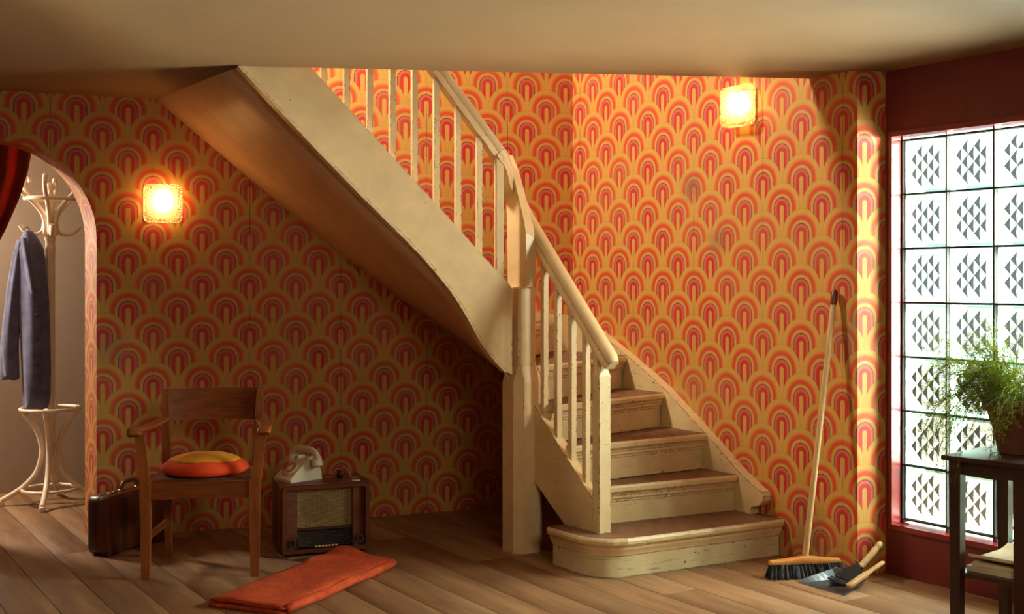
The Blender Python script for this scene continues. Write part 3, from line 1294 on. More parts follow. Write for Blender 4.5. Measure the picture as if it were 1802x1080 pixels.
# upper outer stringer (curves down to the newel) and the sloping soffit
low = [(2.22, 2.30), (2.104, 2.188), (1.658, 1.742), (1.398, 1.497), (1.27, 1.372), (1.154, 1.240), (1.07, 1.118), (1.001, .998), (.94, .918), (.874, .852)]
upe = [(.845, 1.24), (.874, 1.276), (.93, 1.330), (1.182, 1.586), (1.398, 1.804), (1.798, 2.207), (2.35, 2.76), (2.45, 2.6)]
SO = 1.065
bm = B()
prism(bm, [Bk(t, SO, z) for t, z in low + [(.845, .84)] + upe], (NB.x * .045, NB.y * .045, 0))
bev(bm, .003, 1, .5)
o = st('outer_stringer', bm, M['paint'], smooth=False)
o['label'] = 'broad smooth cream stringer of the upper flight'
# dark moulding strip under the stringer edge
bm = B()
path = smooth_path([Bk(t, SO + .026, z + .003) for t, z in low[1:]], 3)
sweep(bm, path, [(-.028, -.010), (.028, -.010), (.028, .004), (-.028, .004)])
st('edge_strip', bm, M['paint_worn'], o, smooth=False)
# soffit, ruled between the stringer and the wall
sb = [(2.323, 2.187), (1.913, 1.850), (1.677, 1.660), (1.372, 1.419), (1.055, 1.186), (.88, 1.07), (.726, .967), (.60, .875), (.50, .805), (.437, .760)]
bm = B()
rings = []
N = 24


def interp(pl, k):
    x = k * (len(pl) - 1)
    i = min(int(x), len(pl) - 2)
    f = x - i
    return tuple(a + (b - a) * f for a, b in zip(pl[i], pl[i + 1]))


lw = [(2.104, 2.188), (1.80, 1.888), (1.658, 1.742), (1.398, 1.497), (1.27, 1.372), (1.154, 1.240), (1.07, 1.118), (1.001, .998), (.94, .918), (.874, .852)]
for i in range(N + 1):
    k = i / N
    tb, zb = interp(sb, k)
    tf, zf = interp(lw, k)
    r = []
    for j in range(5):
        f = j / 4
        r.append(Bk(tb + (tf - tb) * f, .002 + (SO - .002) * f, zb + (zf - zb) * f))
    rings.append(r + [p + Vector((0, 0, .015)) for p in r[::-1]])
loft(bm, rings)
sof = st('soffit', bm, M['soffit'], smooth='full')
sof['label'] = 'smooth sloping underside of the upper flight'
# closing piece under the winders
bm = B()
loft(bm, [[Bk(.437, .003, .762), Bk(.874, SO, .855), Bk(.874, SO, .875), Bk(.437, .003, .785)],
          [Bk(.05, .003, .70), Rt(.86, .86, .60), Rt(.86, .86, .62), Bk(.05, .003, .72)],
          [Rt(.32, .003, .61), Rt(.87, .86, .40), Rt(.87, .86, .42), Rt(.32, .003, .63)]])
st('soffit', bm, M['soffit'], smooth=False)

# ================================================================== FURNITURE
# ---- armchair
ch = thing('wooden_armchair', 'dark wooden armchair with curved arms and woven seat, standing before the papered wall', 'armchair', (-1.362, 5.318, 0), math.radians(7))
def taper(bm, a, b, wa, wb, da=None, db=None):
    """square bar from a to b, width wa->wb (x) and depth da->db (y)"""
    da = da or wa
    db = db or wb
    r = []
    for p, w, d in ((a, wa, da), (b, wb, db)):
        r.append([(p[0] + w / 2, p[1] + d / 2, p[2]), (p[0] - w / 2, p[1] + d / 2, p[2]), (p[0] - w / 2, p[1] - d / 2, p[2]), (p[0] + w / 2, p[1] - d / 2, p[2])])
    loft(bm, r)


for sx in (-1, 1):
    bm = B()
    taper(bm, (sx * .229, -.185, 0), (sx * .229, -.185, .425), .034, .048)
    bev(bm, .003, 1)
    mk('front_leg', bm, M['chairwood'], ch)
    bm = B()
    taper(bm, (sx * .236, -.180, .42), (sx * .256, -.168, .612), .044, .038, .036, .034)
    bev(bm, .003, 1)
    mk('arm_post', bm, M['chairwood'], ch)
    bm = B()
    loft(bm, [[(sx * x + dx, y + dy, z) for dx, dy in ((.014 * q, .018), (-.014 * q, .018), (-.014 * q, -.018), (.014 * q, -.018))]
              for x, y, z, q in ((.196, .215, 0, 1.0), (.198, .185, .25, 1.25), (.199, .178, .42, 1.4), (.206, .200, .60, 1.2), (.216, .245, .775, 1.0))])
    bev(bm, .003, 1)
    mk('rear_leg', bm, M['chairwood'], ch)
    bm = B()
    pth = smooth_path([(sx * .208, .205, .640), (sx * .224, .12, .636), (sx * .252, .01, .628), (sx * .272, -.09, .632), (sx * .274, -.19, .638), (sx * .272, -.222, .632), (sx * .271, -.232, .618)], 5)
    nn = len(pth)
    sc = [.72 + .38 * min(1, i / (nn * .7)) for i in range(nn)]
    sc[-1] *= .8
    sweep(bm, pth, rrect(.052, .026, .009, 3), scales=sc)
    mk('armrest', bm, M['chairwood'], ch)
    bm = B()
    taper(bm, (sx * .227, -.17, .170), (sx * .199, .19, .172), .02, .02, .03, .03)
    bm.free()
    bm = B()
    loft(bm, [[(sx * .227 + a, -.17, .172 + b) for a, b in rrect(.020, .030, .004, 1)], [(sx * .199 + a, .185, .172 + b) for a, b in rrect(.020, .030, .004, 1)]])
    mk('stretcher', bm, M['chairwood'], ch)
    bm = B()
    loft(bm, [[(sx * .229 + a, -.165, .378 + b) for a, b in rrect(.026, .072, .003, 1)], [(sx * .199 + a, .17, .378 + b) for a, b in rrect(.026, .072, .003, 1)]])
    mk('seat_rail', bm, M['chairback'], ch)
mk('seat_rail', boxbm((0, -.190, .380), (.42, .028, .078), .003, 1), M['chairback'], ch)
mk('seat_rail', boxbm((0, .178, .380), (.37, .026, .07), .003, 1), M['chairback'], ch)
bm = B()
prism(bm, [(-.212, -.172, .408), (.212, -.172, .408), (.186, .17, .408), (-.186, .17, .408)], (0, 0, .016))
bev(bm, .005, 2)
mk('seat', bm, M['cane'], ch)
bm = B()
rings = []
for i in range(13):
    u = -1 + 2 * i / 12
    y0 = .236 + .030 * (1 - u * u)
    x0 = u * .205
    rings.append([(x0 * (1.03), y0 + .008, .775), (x0 * 1.03, y0 + .026, .775), (x0 * .98, y0 - .014, .632), (x0 * .98, y0 - .032, .632)])
loft(bm, rings)
bev(bm, .002, 1, .9)
o = mk('back_rest', bm, M['chairback'], ch)
o['label'] = 'broad glossy curved back board'

# ---- round cushion on the chair
cu = thing('round_cushion', 'round orange cushion with a yellow top disc, lying on the armchair seat', 'cushion', (-1.362, 5.300, .424), math.radians(7))
bm = B()
rings = []
NC = 40
pr = [(.02, .002), (.10, 0), (.155, .002), (.180, .010), (.192, .024), (.188, .038), (.172, .052), (.150, .062), (.143, .063)]
rc = random.Random(3)
wob = [(rc.uniform(-1, 1), rc.randint(2, 7), rc.uniform(0, 6)) for _ in range(7)]
def wb_(a):
    return sum(k * math.sin(f * a + p) for k, f, p in wob) / 7
for r, z in pr:
    rings.append([(r * (1 + .035 * wb_(2 * PI * i / NC)) * math.cos(2 * PI * i / NC), r * (1 + .03 * wb_(2 * PI * i / NC)) * math.sin(2 * PI * i / NC),
                   z + (.006 * wb_(2 * PI * i / NC + 1) if .01 < z < .07 else 0) - .012 * (z > .05) * math.sin(2 * PI * i / NC) ** 1 * .5) for i in range(NC)])
loft(bm, rings, True, True)
mk('cover', bm, M['cush_o'], cu, 'full')
bm = B()
rings = []
for r, z in ((.158, .0585), (.150, .066), (.125, .078), (.085, .088), (.04, .092), (.008, .088)):
    rings.append([(r * (1 + .03 * wb_(2 * PI * i / NC)) * math.cos(2 * PI * i / NC), r * (1 + .03 * wb_(2 * PI * i / NC)) * math.sin(2 * PI * i / NC), z - .006 * math.sin(2 * PI * i / NC) * (r / .146) + .003 * wb_(3 * 2 * PI * i / NC) * r / .146) for i in range(NC)])
loft(bm, rings)
o = mk('top_disc', bm, M['cush_y'], cu, 'full')
o['label'] = 'yellow cloth disc on the cushion top'

# ---- leather suitcase
sd = Vector((.40, .917)).normalized()
sc_ = thing('leather_suitcase', 'dark brown leather suitcase standing on edge between arch and armchair', 'suitcase', (-1.925 + sd.x * .22, 5.53 + sd.y * .22, 0), math.atan2(sd.y, sd.x))
# local x along its length (away), y towards the left
LN, TH_, HT = .44, .122, .275
def case_half(y0, y1, name, mat):
    bm = B()
    pts = [(a, b) for a, b in rrect(LN, HT, .034, 5)]
    rings = []
    for y, i in ((y0, 0), (y0 + .001, 0), (y1 - .014, 0), (y1 - .004, .006), (y1, .015)) if y1 > y0 else ((y0, 0), (y0 - .001, 0), (y1 + .014, 0), (y1 + .004, .006), (y1, .015)):
        rings.append([(a * (1 - 2 * i / LN), y, HT / 2 + .002 + b * (1 - 2 * i / HT)) for a, b in pts])
    loft(bm, rings)
    return mk(name, bm, mat, sc_)
case_half(.002, -TH_ / 2, 'case_shell', M['leather'])
case_half(.0, TH_ / 2, 'case_shell', M['leather_dark'])
bm = B()
pts = rrect(LN + .004, HT + .004, .036, 5)
loft(bm, [[(a, y, HT / 2 + .002 + b) for a, b in pts] for y in (-.003, .005)])
mk('rim', bm, M['leather_dark'], sc_)
bm = B()
hp = smooth_path([(-.055, 0, HT), (-.054, 0, HT + .022), (-.036, 0, HT + .040), (0, 0, HT + .044), (.036, 0, HT + .040), (.054, 0, HT + .022), (.055, 0, HT)], 4)
sweep(bm, hp, rrect(.020, .013, .005, 2), up=(0, 1, 0))
mk('handle', bm, M['leather'], sc_)
for x in (-.055, .055):
    o = mk('handle_loop', boxbm((x, 0, HT + .005), (.024, .028, .010), .002, 1), M['brass'], sc_)
for x in (-.13, .13):
    lk = mk('lock', boxbm((x, -.008, HT + .004), (.040, .030, .008), .002, 1), M['brass'], sc_)
    mk('lock_slide', boxbm((x + .006, -.018, HT + .009), (.014, .010, .006), .001, 1), M['brass'], lk)
for x in (-LN / 2 + .018, LN / 2 - .018):
    mk('corner_guard', boxbm((x, -TH_ / 2 - .001, .024), (.036, .006, .044), .002, 1), M['leather_dark'], sc_)
mk('strap', boxbm((-.10, -TH_ / 2 - .001, HT / 2), (.030, .005, HT - .03), .001, 1), M['leather_dark'], sc_)

# ---- valve radio
rd = thing('valve_radio', 'old walnut valve radio with gold speaker cloth, standing on the floor', 'radio', (-.9075, 5.663, 0), math.atan2(.151, .387))
RW, RD, RH = .412, .255, .330
f0 = -RD / 2
bm = B()
z0 = .016
# cabinet: a rounded rectangular sleeve with a deep open front
outer = rrect(RW, RH - z0, .014, 3)
inner = rrect(RW - .040, RH - z0 - .038, .008, 3)
zc = (RH + z0) / 2
R_ = lambda pl, y: [(a, y, zc + b) for a, b in pl]
vs1 = loft(bm, [R_(outer, RD / 2), R_(outer, f0 + .004), R_([(a * .992, b * .99) for a, b in outer], f0), R_(inner, f0 + .002), R_(inner, f0 + .055)], True, True)
mk('cabinet', bm, M['walnut'], rd)
mk('top_board', boxbm((0, .004, RH + .002), (RW + .006, RD - .01, .008), .003, 2), M['walnut'], rd)
for x0, x1 in ((-RW / 2 + .02, -.130), (.128, RW / 2 - .02)):
    bm = B()
    prism(bm, [(x0, f0 + .014, z0 + .02), (x1, f0 + .030, z0 + .02), (x1, f0 + .030, RH - .02), (x0, f0 + .014, RH - .02)], (0, .03, 0))
    mk('front_pillar', bm, M['walnut'], rd, smooth=False)
bm = B()
prism(bm, [(-.131, f0 + .046, .128), (.129, f0 + .046, .128), (.129, f0 + .040, .306), (-.131, f0 + .040, .306)], (0, .006, 0))
mk('speaker_cloth', bm, M['grille'], rd, smooth=False)
mk('cross_rail', boxbm((0, f0 + .034, .122), (.262, .016, .012), .002, 1), M['walnut_dark'], rd)
bm = B()
prism(bm, [(-.131, f0 + .012, .044), (.129, f0 + .012, .044), (.129, f0 + .040, .116), (-.131, f0 + .040, .116)], (0, .004, .002))
o = mk('tuning_dial', bm, M['dial'], rd, smooth=False)
o['label'] = 'black sloping glass tuning scale'
for i in range(7):
    mk('push_button', boxbm((-.048 + i * .016, f0 + .012, .044), (.013, .014, .008), .002, 1), M['phone_dial'], o)
for x, z in ((-.160, .068), (.160, .068)):
    kb = B()
    for r, y0, y1 in ((.0175, -.020, .02),):
        pass
    m4 = Matrix.Translation((x, f0 + .012, z)) @ Matrix.Rotation(PI / 2, 4, 'X')
    bmesh.ops.create_cone(kb, cap_ends=True, segments=24, radius1=.0165, radius2=.015, depth=.028, matrix=m4)
    kn = mk('knob', kb, M['black'], rd)
    kb = B()
    ringp = [(x + .0155 * math.cos(2 * PI * i / 24), f0 - .0025, z + .0155 * math.sin(2 * PI * i / 24)) for i in range(24)]
    tube(kb, ringp, .0016, 6, closed=True)
    mk('knob_ring', kb, M['chrome'], kn)
for x in (-.17, .17):
    for y in (-.09, .09):
        bm = B()
        lathe(bm, [(.012, 0), (.015, .004), (.015, .018)], (x, y, 0), 12)
        mk('foot', bm, M['black'], rd)

# ---- rotary telephone on the radio
ZR = RH + .006
tel = thing('rotary_telephone', 'ivory rotary dial telephone sitting on the left of the radio top', 'telephone', (-1.012, 5.655, ZR), math.radians(-44))
bm = B()
# body: side profile (y, z), narrowing to the top
pf = [(-.098, 0.0, .072), (-.100, .014, .073), (-.092, .024, .071), (-.055, .052, .064), (.000, .088, .056), (.022, .100, .052), (.060, .104, .050), (.082, .092, .056), (.094, .030, .068), (.096, 0.0, .070)]
loft(bm, [[(-w, y, z) for y, z, w in pf], [(-w * .6, y, z + (.002 if z > .05 else 0)) for y, z, w in pf], [(w * .6, y, z + (.002 if z > .05 else 0)) for y, z, w in pf], [(w, y, z) for y, z, w in pf]], True, True)
bev(bm, .006, 2, .5)
mk('body', bm, M['phone'], tel)
dz = Vector((0, -.56, .83)).normalized()
dc = Vector((0, -.050, .0585))
dq = dz.to_track_quat('Z', 'Y').to_matrix().to_4x4()
bm = B()
lathe(bm, [(.044, -.004), (.046, .003), (.043, .007), (.012, .009)], (0, 0, 0), 32)
bmesh.ops.transform(bm, matrix=Matrix.Translation(dc) @ dq, verts=bm.verts)
tel.scale = (.93, .93, .93)
dl = mk('dial', bm, M['phone_dial'], tel)
for i in range(10):
    a = math.radians(-60 + i * 30)
    bm = B()
    lathe(bm, [(.0062, .0062), (.0066, .0098), (.0045, .0098), (.004, .0075)], (.031 * math.cos(a), .031 * math.sin(a), 0), 10)
    bmesh.ops.transform(bm, matrix=Matrix.Translation(dc) @ dq, verts=bm.verts)
    mk('finger_hole', bm, M['brass'], dl)
bm = B()
lathe(bm, [(.014, .007), (.014, .011), (.010, .012)], (0, 0, 0), 16)
bmesh.ops.transform(bm, matrix=Matrix.Translation(dc) @ dq, verts=bm.verts)
mk('dial_centre', bm, M['phone'], dl)
for x in (-.04, .04):
    mk('cradle', boxbm((x, .042, .108), (.022, .050, .020), .005, 2), M['phone'], tel)
hs = B()
hp = smooth_path([(-.104, .042, .094), (-.096, .042, .126), (-.060, .042, .146), (0, .042, .150), (.060, .042, .146), (.096, .042, .126), (.104, .042, .094)], 5)
nh = len(hp)
sweep(hs, hp, rrect(.038, .028, .011, 3), up=(0, 1, 0), scales=[1.28 if (i < 4 or i > nh - 5) else 1.0 - .12 * math.sin(PI * i / nh) for i in range(nh)])
hd = mk('handset', hs, M['phone'], tel)
for sx in (-1, 1):
    bm = B()
    lathe(bm, [(.022, -.026), (.029, -.021), (.030, -.006), (.027, .012), (.014, .024)], (0, 0, 0), 20)
    bmesh.ops.transform(bm, matrix=Matrix.Translation((sx * .099, .042, .094)) @ Matrix.Rotation(sx * -.25, 4, 'Y'), verts=bm.verts)
    mk('earpiece' if sx > 0 else 'mouthpiece', bm, M['phone'], hd)
bm = B()
coil = []
cp = smooth_path([(-.108, .040, .078), (-.124, .03, .060), (-.120, .02, .022), (-.100, .035, .012), (-.070, .06, .012)], 10)
for i, p in enumerate(smooth_path(cp, 6)):
    a = i * .9
    coil.append(p + Vector((.0045 * math.cos(a), .0045 * math.sin(a), .002 * math.sin(a))))
tube(bm, coil, .0016, 5)
mk('coiled_cord', bm, M['cord_white'], tel)

# ---- junction plug and twisted flex on the radio
pl = thing('flex_plug', 'small black plug with thin pale flex looping over the radio top', 'plug', (-.823, 5.70, ZR))
bm = B()
lathe(bm, [(.012, 0), (.014, .004), (.014, .020), (.010, .030), (.006, .038)], (0, 0, 0), 14)
mk('plug_body', bm, M['black'], pl)
bm = B()
tube(bm, smooth_path([(0, 0, .036), (.012, .0, .048), (.035, .01, .040), (.052, .0, .012), (.060, -.01, .003), (.085, .005, .003)], 6), .0016, 5)
mk('flex', bm, M['cord_white'], pl)
bm = B()
tube(bm, smooth_path([(0, 0, .034), (-.012, .006, .044), (-.030, .01, .022), (-.045, .02, .004), (-.075, .02, .003)], 6), .0016, 5)
mk('flex', bm, M['cord_white'], pl)
bm = B()
lathe(bm, [(.018, 0), (.020, .002), (.019, .005), (.004, .006)], (0, 0, 0), 20)
bt = mk('small_white_button', bm, M['phone'])
bt.location = (-.735, 5.615, ZR)
bt['label'] = 'tiny white disc lying alone on the right of the radio top'
bt['category'] = 'disc'

# ---- folded orange rug
rg = thing('folded_rug', 'orange patterned rug folded lengthwise, lying on the boards before the radio', 'rug', (-.85, 5.01, 0))
cA, cB, cC, cD = (Vector(p) for p in ((-1.185, 4.672), (-.868, 4.545), (-.522, 5.322), (-.815, 5.545)))
rq = random.Random(5)
def rug_layer(zf, name, shrink, lift):
    bm = B()
    NU, NV = 14, 26
    g = {}
    for side in (0, 1):
        for i in range(NU + 1):
            for j in range(NV + 1):
                u, v = i / NU, j / NV
                p = (cA * (1 - u) + cB * u) * (1 - v) + (cD * (1 - u) + cC * u) * v
                c = (cA + cB + cC + cD) / 4
                p = c + (p - c) * shrink
                edge = max(0, 1 - min(u, 1 - u) * 9)
                z = zf + (.017 if side else .0) * (1 - edge ** 2 * .55) + (edge ** 2 * .004 if not side else 0)
                bump_ = lift * (.016 * math.exp(-((v - .97) / .06) ** 2) * math.exp(-((u - .15) / .25) ** 2) + .006 * math.sin(v * 7 + u * 2) * math.sin(u * 5) + .010 * math.exp(-((v - .78 - .1 * u) / .05) ** 2))
                sag = -.006 * math.exp(-((u - .55) / .15) ** 2) * lift
                g[side, i, j] = bm.verts.new((p.x + .85, p.y - 5.01, z + max(-.004, bump_ + sag)))
    for i in range(NU):
        for j in range(NV):
            for side in (0, 1):
                f = [g[side, i, j], g[side, i + 1, j], g[side, i + 1, j + 1], g[side, i, j + 1]]
                bm.faces.new(f if side else f[::-1])
    for i in range(NU):
        bm.faces.new((g[0, i, 0], g[0, i + 1, 0], g[1, i + 1, 0], g[1, i, 0]))
        bm.faces.new((g[0, i + 1, NV], g[0, i, NV], g[1, i, NV], g[1, i + 1, NV]))
    for j in range(NV):
        bm.faces.new((g[0, 0, j + 1], g[0, 0, j], g[1, 0, j], g[1, 0, j + 1]))
        bm.faces.new((g[0, NU, j], g[0, NU, j + 1], g[1, NU, j + 1], g[1, NU, j]))
    return mk(name, bm, M['rug'], rg, 'full')
rug_layer(.001, 'lower_fold', 1.012, .15)
rug_layer(.022, 'upper_fold', 1.0, 1.0)
# rolled fold along the right side joining both layers
bm = B()
pth = [Vector((cB.x + .85, cB.y - 5.01, .020)).lerp(Vector((cC.x + .85, cC.y - 5.01, .020)), .02 + .96 * i / 14) + Vector((0, 0, .003 * math.sin(i))) for i in range(15)]
sweep(bm, pth, circ(.020, 10, .019))
mk('rolled_edge', bm, M['rug'], rg, 'full')

# ================================================================== HALL
# ---- bentwood coat stand
CSX, CSY = -2.647, 6.84
cs = thing('coat_stand', 'white bentwood coat stand in the hall seen through the arch', 'coat stand', (CSX, CSY, 0))
def polar(r, a, z):
    return Vector((r * math.cos(a), r * math.sin(a), z))


bm = B()
lathe(bm, [(.016, .30), (.027, .32), (.027, 1.45), (.029, 1.455), (.029, 1.47), (.026, 1.475), (.026, 1.505), (.030, 1.51), (.030, 1.525), (.025, 1.53), (.024, 1.77), (.018, 1.775), (.017, 1.79), (.026, 1.80), (.028, 1.815), (.022, 1.832), (.004, 1.840)], (0, 0, 0), 20)
mk('pole', bm, M['white_paint'], cs)
LA = [math.radians(a) for a in (-78, 12, 102, 197)]
for a in LA:
    bm = B()
    pth = smooth_path([polar(r, a, z) for r, z in ((.155, .552), (.125, .50), (.075, .43), (.047, .34), (.047, .27), (.075, .18), (.14, .105), (.215, .055), (.262, .030))], 5)
    tube(bm, pth, .0155)
    lg = mk('leg', bm, M['white_paint'], cs)
    bm = B()
    lathe(bm, [(.016, 0), (.019, .004), (.018, .026), (.012, .032)], polar(.262, a, 0), 12)
    mk('foot_pad', bm, M['white_paint'], lg)
for z, r, th, nm in ((.545, .160, .010, 'umbrella_ring'), (.085, .150, .010, 'lower_ring'), (1.745, .135, .012, 'hook_ring')):
    bm = B()
    tube(bm, [polar(r, 2 * PI * i / 36, z) for i in range(36)], th, closed=True)
    mk(nm, bm, M['white_paint'], cs)
for q in range(6):
    a = math.radians(-78 + 60 * q)
    bm = B()
    pth = smooth_path([polar(r, a, z) for r, z in ((.032, 1.535), (.030, 1.60), (.048, 1.665), (.100, 1.725), (.158, 1.775), (.186, 1.825), (.176, 1.862), (.150, 1.866), (.138, 1.845))], 5)
    tube(bm, pth, .0125)
    mk('hat_hook', bm, M['white_paint'], cs)
for q in range(4):
    a = math.radians(197 + 90 * q + 8)
    bm = B()
    pth = smooth_path([polar(r, a, z) for r, z in ((.032, 1.610), (.040, 1.565), (.070, 1.542), (.110, 1.545), (.140, 1.565), (.160, 1.592))], 5)
    tube(bm, pth, .0115)
    mk('coat_hook', bm, M['white_paint'], cs)

# ---- work jacket hanging on the left coat hook
jk = thing('work_jacket', 'blue-grey cotton work jacket hanging from a hook of the coat stand', 'jacket', (-2.745, 6.77, .56))
rj = random.Random(9)
def cloth_loft(levels, nfold, amp, seed, n=72):
    """levels: (z, cx, halfwidth, halfdepth) from the top down, around the jacket's own axis"""
    rr = random.Random(seed)
    ph = [rr.uniform(0, 6.28) for _ in range(6)]
    rings = []
    L = len(levels) - 1
    fine = []
    for i in range(L):
        for s in range(5):
            f = s / 5
            fine.append(tuple(a + (b - a) * f for a, b in zip(levels[i], levels[i + 1])))
    fine.append(levels[-1])
    for k, (z, cx, hw, hd) in enumerate(fine):
        t = k / len(fine)
        r = []
        for i in range(n):
            a = 2 * PI * i / n
            m = 1 + amp * (.35 + .65 * t) * (math.sin(nfold * a + ph[0] + t * 2.4) + .45 * math.sin((nfold + 2) * a + ph[1] - t * 5.0) + .45 * math.sin(3 * a + ph[2] + 9 * t))
            r.append((cx + hw * m * math.cos(a), hd * m * math.sin(a), z + .012 * math.sin(3 * a + ph[3]) * t))
        rings.append(r)
    bm = B()
    loft(bm, rings)
    return bm
mk('body', cloth_loft([(1.0, -.002, .022, .020), (.965, .006, .042, .032), (.90, .012, .070, .046), (.78, .030, .072, .055), (.60, .035, .080, .060), (.42, .040, .080, .062), (.20, .044, .076, .062), (.06, .046, .070, .058), (.0, .044, .064, .054)], 4, .09, 2), M['jacket'], jk, 'full')
mk('sleeve', cloth_loft([(.95, -.035, .024, .028), (.85, -.052, .036, .036), (.68, -.074, .044, .042), (.50, -.092, .048, .044), (.34, -.104, .050, .044), (.20, -.100, .048, .042), (.165, -.098, .045, .040)], 5, .09, 4), M['jacket'], jk, 'full')
bm = B()
loft(bm, [[(-.012 + .05 * f - .01 * (k % 2), -.050 - .012 * (k % 2) - .010 * f, .955 - .30 * f + .01 * (k % 2)) for k in range(2)] + [(.012 + .070 * f, -.052 - .010 * f, .955 - .36 * f), (.010 + .070 * f, -.040 - .010 * f, .955 - .36 * f)] for f in (0, .2, .45, .7, 1.0)])
mk('lapel', bm, M['jacket'], jk, 'full')
for z in (.52, .385, .245):
    bm = B()
    lathe(bm, [(.009, -.002), (.0095, .001), (.006, .003)], (0, 0, 0), 12)
    bmesh.ops.transform(bm, matrix=Matrix.Translation((.075 + .012 * (.5 - z), -.064, z)) @ Matrix.Rotation(PI / 2, 4, 'X'), verts=bm.verts)
    mk('button', bm, M['black'], jk)
bm = B()
tube(bm, smooth_path([(-.018, -.01, .99), (-.012, -.015, 1.015), (.006, -.015, 1.018), (.016, -.01, .99)], 4), .003, 5)
mk('hanging_loop', bm, M['jacket'], jk)

# ---- velvet curtain drawn aside behind the arch
cb = Bk(3.30, -.30, 0)
cu_ = thing('velvet_curtain', 'rust red velvet curtain drawn aside at the left of the arch', 'curtain', cb)
bm = B()
NU, NV = 90, 40
edge = [(2.03, 2.888), (1.94, 2.900), (1.84, 2.916), (1.70, 2.955), (1.52, 3.028), (1.30, 3.14), (1.10, 3.22), (.6, 3.24), (.03, 3.22)]
def edge_t(z):
    for (za, ta), (zb, tb) in zip(edge, edge[1:]):
        if za >= z >= zb:
            return ta + (tb - ta) * (za - z) / (za - zb)
    return edge[-1][1]
vv = []
for j in range(NV + 1):
    z = 2.03 + (.03 - 2.03) * j / NV
    te = edge_t(z)
    gather = (te - 2.888) / .35
    tend = 3.75 - .25 * gather
    row = []
    for i in range(NU + 1):
        u = i / NU
        fold = math.sin(u * 2 * PI * 9 + .4 * math.sin(j * .2)) * (.026 + .008 * math.sin(u * 13)) + .008 * math.sin(u * 40 + j * .3)
        p = Bk(te + (tend - te) * u, -.30 + fold, z)
        row.append(bm.verts.new(p))
    vv.append(row)
for j in range(NV):
    for i in range(NU):
        bm.faces.new((vv[j][i], vv[j][i + 1], vv[j + 1][i + 1], vv[j + 1][i]))
r_ = bmesh.ops.solidify(bm, geom=bm.faces[:], thickness=.006)
mk('drape', bm, M['curtain'], cu_, 'full', base=cb)
bm = B()
tube(bm, [Bk(2.80, -.30, 2.045), Bk(3.95, -.30, 2.045)], .012, 10)
mk('curtain_pole', bm, M['brass'], cu_, base=cb)
bm = B()
tp = [Bk(3.36 + .24 * math.cos(a), -.30 + .055 * math.sin(a), 1.10 + .02 * math.cos(a)) for a in [2 * PI * i / 28 for i in range(28)]]
tube(bm, tp, .012, 6, closed=True)
mk('tie_back', bm, M['curtain'], cu_, base=cb)

# ================================================================== WALL LAMPS
def wall_lamp(loc, rz, label):
    t = thing('wall_lamp', label, 'wall lamp', loc, rz, 'square glass wall lamps')
    W, D = .186, .072
    mk('back_plate', boxbm((0, -.008, 0), (.150, .014, .150), .004, 2), M['white_paint'], t)
    bm = B()
    pl = rrect(W, W * 1.03, .026, 5)
    rings = [[(a * k, y, b * k) for a, b in pl] for y, k in ((-.012, .97), (-.020, 1.0), (-D + .012, 1.0), (-D + .003, .985), (-D, .95), (-D - .003, .6), (-D - .0035, .1))]
    vs2 = loft(bm, rings, True, False)
    bm.faces.new(vs2[-1])
    sh = mk('glass_shade', bm, M['lampglass'], t, 'full')
    bm = B()
    lathe(bm, [(.004, -.040), (.022, -.032), (.030, -.012), (.030, .008), (.022, .028), (.014, .036), (.013, .048), (.003, .050)], (0, 0, 0), 18)
    bmesh.ops.transform(bm, matrix=Matrix.Translation((0, -.042, .012)), verts=bm.verts)
    mk('bulb', bm, M['bulb'], t, 'full')
    return t


wall_lamp(Bk(2.296, 0, 1.664), math.atan2(NB.y, NB.x) + PI / 2, 'lit square pebbled-glass lamp on the wall between the arch and the stairs')
wall_lamp(Rt(1.392, 0, 2.112), math.atan2(NR.y, NR.x) + PI / 2, 'lit square pebbled-glass lamp high on the right wall above the stairs')

# ================================================================== CLEANING TOOLS
# ---- broom
br = thing('broom', 'long-handled broom leaning on the papered right wall, head on the boards', 'broom', (1.266, 5.152, 0))
hd_ = Vector((.98, .17, 0)).normalized()
rzb = math.atan2(hd_.y, hd_.x)
rb = Matrix.Rotation(rzb, 3, 'Z')
bm = B()
rings = []
for x, w, h in ((-.165, .020, .010), (-.160, .034, .018), (-.09, .046, .022), (-.03, .052, .030), (0, .054, .036), (.03, .052, .030), (.09, .046, .022), (.155, .034, .018), (.160, .020, .010)):
    rings.append([rb @ Vector((x, a, .066 + b + (h - .02) / 2)) for a, b in rrect(w, h, min(w, h) * .3, 2)])
loft(bm, rings)
mk('brush_head', bm, M['broom_stock'], br)
bm = B()
rr = random.Random(2)
for i in range(1300):
    x, y = rr.uniform(-.16, .155), rr.uniform(-.022, .022)
    sx, sy = x * rr.uniform(1.02, 1.14), y * 1.7 + rr.uniform(-.010, .010) - .010
    p0, p1 = rb @ Vector((x, y, .060)), rb @ Vector((sx, sy, rr.uniform(.001, .008)))
    a = rr.uniform(0, 6.28)
    w = .0019
    v = [bm.verts.new(p0 + Vector((w * math.cos(a + q * 2.09), w * math.sin(a + q * 2.09), 0))) for q in range(3)]
    u = [bm.verts.new(p1 + Vector((w * 1.5 * math.cos(a + q * 2.09), w * 1.5 * math.sin(a + q * 2.09), 0))) for q in range(3)]
    for q in range(3):
        bm.faces.new((v[q], v[(q + 1) % 3], u[(q + 1) % 3], u[q]))
    bm.faces.new(u)
o = mk('bristles', bm, M['bristle'], br)
o['kind'] = 'stuff'
bm = B()
h0, h1 = Vector((0, 0, .085)), Vector((.150, .088, 1.215))
tube(bm, [h0, h0.lerp(h1, .4), h0.lerp(h1, .8), h1], .0135, 12, scales=[1, .97, .92, .9])
mk('broom_handle', bm, M['broom_wood'], br)
bm = B()
ax = (h1 - h0).normalized()
